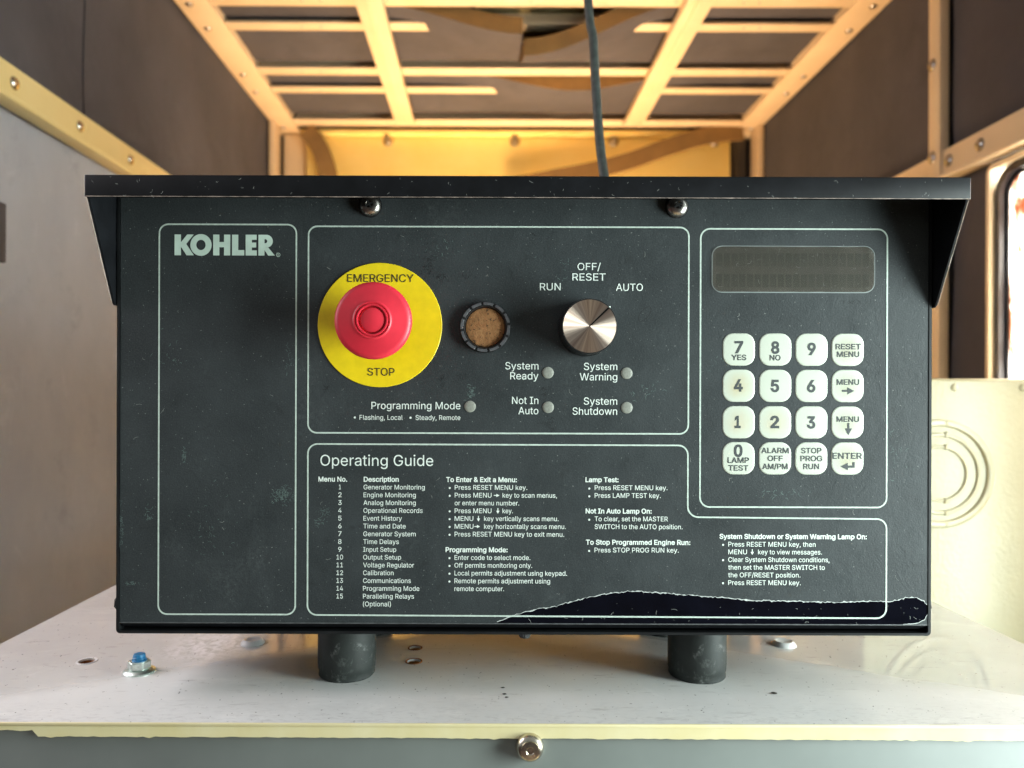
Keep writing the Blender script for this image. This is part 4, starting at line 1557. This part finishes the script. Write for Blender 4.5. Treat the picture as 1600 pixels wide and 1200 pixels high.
# ---- rubber feet
ft = None
foot_d = 0.4345
for yq in (foot_d, D + 0.115):
    for pxc in (543.5, 1090):
        xc = (pxc - VX) / F * foot_d
        c = Vector((xc, yq, HT))
        hh = BZ0 - HT
        if ft is None:
            r = 44.5 / F * foot_d
            o = lathe('rubber_foot', c, (0, 0, 1), [(0, 0.0), (r * 0.94, 0.0), (r * 0.975, 0.0008), (r * 0.965, 0.0035), (r * 0.985, 0.0042), (r, 0.008), (r, hh - 0.004), (r * 0.98, hh - 0.0008), (r * 0.96, hh), (0, hh)], 'rubber', ctl, 56)
            ft = (o, WLOC[o] - c)
        else:
            again(ft[0], 'rubber_foot', c + ft[1], ctl)

# ---- lint and fine scratches on panel and hood
bm = bmesh.new()
rl = random.Random(31)


def fibre(cx, cz, d, L, w):
    a = rl.uniform(0, PI)
    k = rl.uniform(-1.4, 1.4)
    pts = []
    for i in range(7):
        t = i / 6 - 0.5
        pts.append((cx + L * (math.cos(a) * t + math.sin(a) * k * t * t), cz + L * (math.sin(a) * t - math.cos(a) * k * t * t)))
    add_ring(bm, pts, w, d, False)


for _ in range(170):
    fibre(X(rl.uniform(195, 1445)), Z(rl.uniform(330, 965)), DF - 0.00004, (1.2 + 10 * rl.random() ** 3) * K, rl.uniform(0.15, 0.4) * K)
for _ in range(40):
    fibre(X(rl.uniform(820, 1440)), Z(rl.uniform(946, 972)), D - 0.00005, (0.8 + 8 * rl.random() ** 3) * K, rl.uniform(0.2, 0.45) * K)
tag(mk('panel_lint', bm, 'lint', ctl, 0), 'pale lint and hair scratches on the panel', None, None, 'stuff')
for mat_, nm, col, lab in (('scuff', 'scuff_mark', ((736, 612, 7, 13, 40), (442, 774, 18, 14, 130), (288, 714, 4, 14, 26), (232, 805, 8, 14, 22), (190, 830, 4, 30, 40), (205, 913, 12, 4, 20), (455, 560, 16, 30, 30), (270, 560, 30, 40, 24), (508, 800, 18, 8, 26), (500, 815, 10, 10, 22),
                                     (1010, 610, 30, 16, 30), (880, 424, 40, 30, 20), (1130, 560, 24, 20, 22), (690, 390, 40, 20, 22), (1400, 720, 18, 50, 26), (1230, 770, 70, 12, 30), (330, 830, 50, 60, 40), (1250, 860, 60, 30, 26)), 'chalky scuffs on the panel film'),
                             ('crease', 'crease_mark', ((668, 414, 12, 22, 60), (690, 432, 18, 12, 40), (748, 473, 22, 8, 34), (722, 432, 20, 5, 16), (510, 608, 4, 6, 14), (690, 596, 5, 14, 24), (833, 366, 4, 5, 10), (1335, 470, 30, 3, 16), (850, 610, 12, 16, 26), (722, 588, 10, 12, 20), (860, 660, 8, 18, 18), (945, 650, 8, 10, 14), (410, 430, 30, 30, 26), (600, 410, 40, 16, 26)), 'dark creases in the panel film')):
    bm = bmesh.new()
    for cx, cy, rx_, ry_, n_ in col:
        for _ in range(n_):
            fibre(X(cx + rl.gauss(0, 0.45) * rx_), Z(cy + rl.gauss(0, 0.45) * ry_), DF - 0.00003 - rl.random() * 0.00003, (1.0 + 6 * rl.random() ** 2) * K, rl.uniform(0.25, 0.7) * K)
    tag(mk(nm, bm, mat_, ctl, 0), lab, None, None, 'stuff')
bm = bmesh.new()
for _ in range(45):
    fibre(X(rl.uniform(1116, 1362)), Z(rl.uniform(386, 453)), D - 0.00080, (0.8 + 7 * rl.random() ** 2) * K, rl.uniform(0.15, 0.4) * K)
tag(mk('window_scratches', bm, 'lint', ctl, 0), 'fine pale scratches on the display window', None, None, 'stuff')
# the loop scratched beside the switch
bm = bmesh.new()
add_ring(bm, pts_px([(1007 + 9 * math.cos(a / 12 * PI) - 4 * math.sin(a / 12 * PI), 490 + 11 * math.sin(a / 12 * PI) - 3 * math.cos(a / 12 * PI)) for a in range(24)]), 0.7 * K, DF - 0.00004)
mk('scratch_loop', bm, 'crease', film, 0)
bm = bmesh.new()
for _ in range(70):
    fibre(rl.uniform(HX0 + 0.003, HX1 - 0.003), rl.uniform(hz0 + 0.0002, hz1 - 0.001), dh - 0.00005, (0.6 + 6 * rl.random() ** 3) * K, rl.uniform(0.2, 0.5) * K)
tag(mk('hood_lint', bm, 'lint', ctl, 0), 'pale lint on the hood lip', None, None, 'stuff')
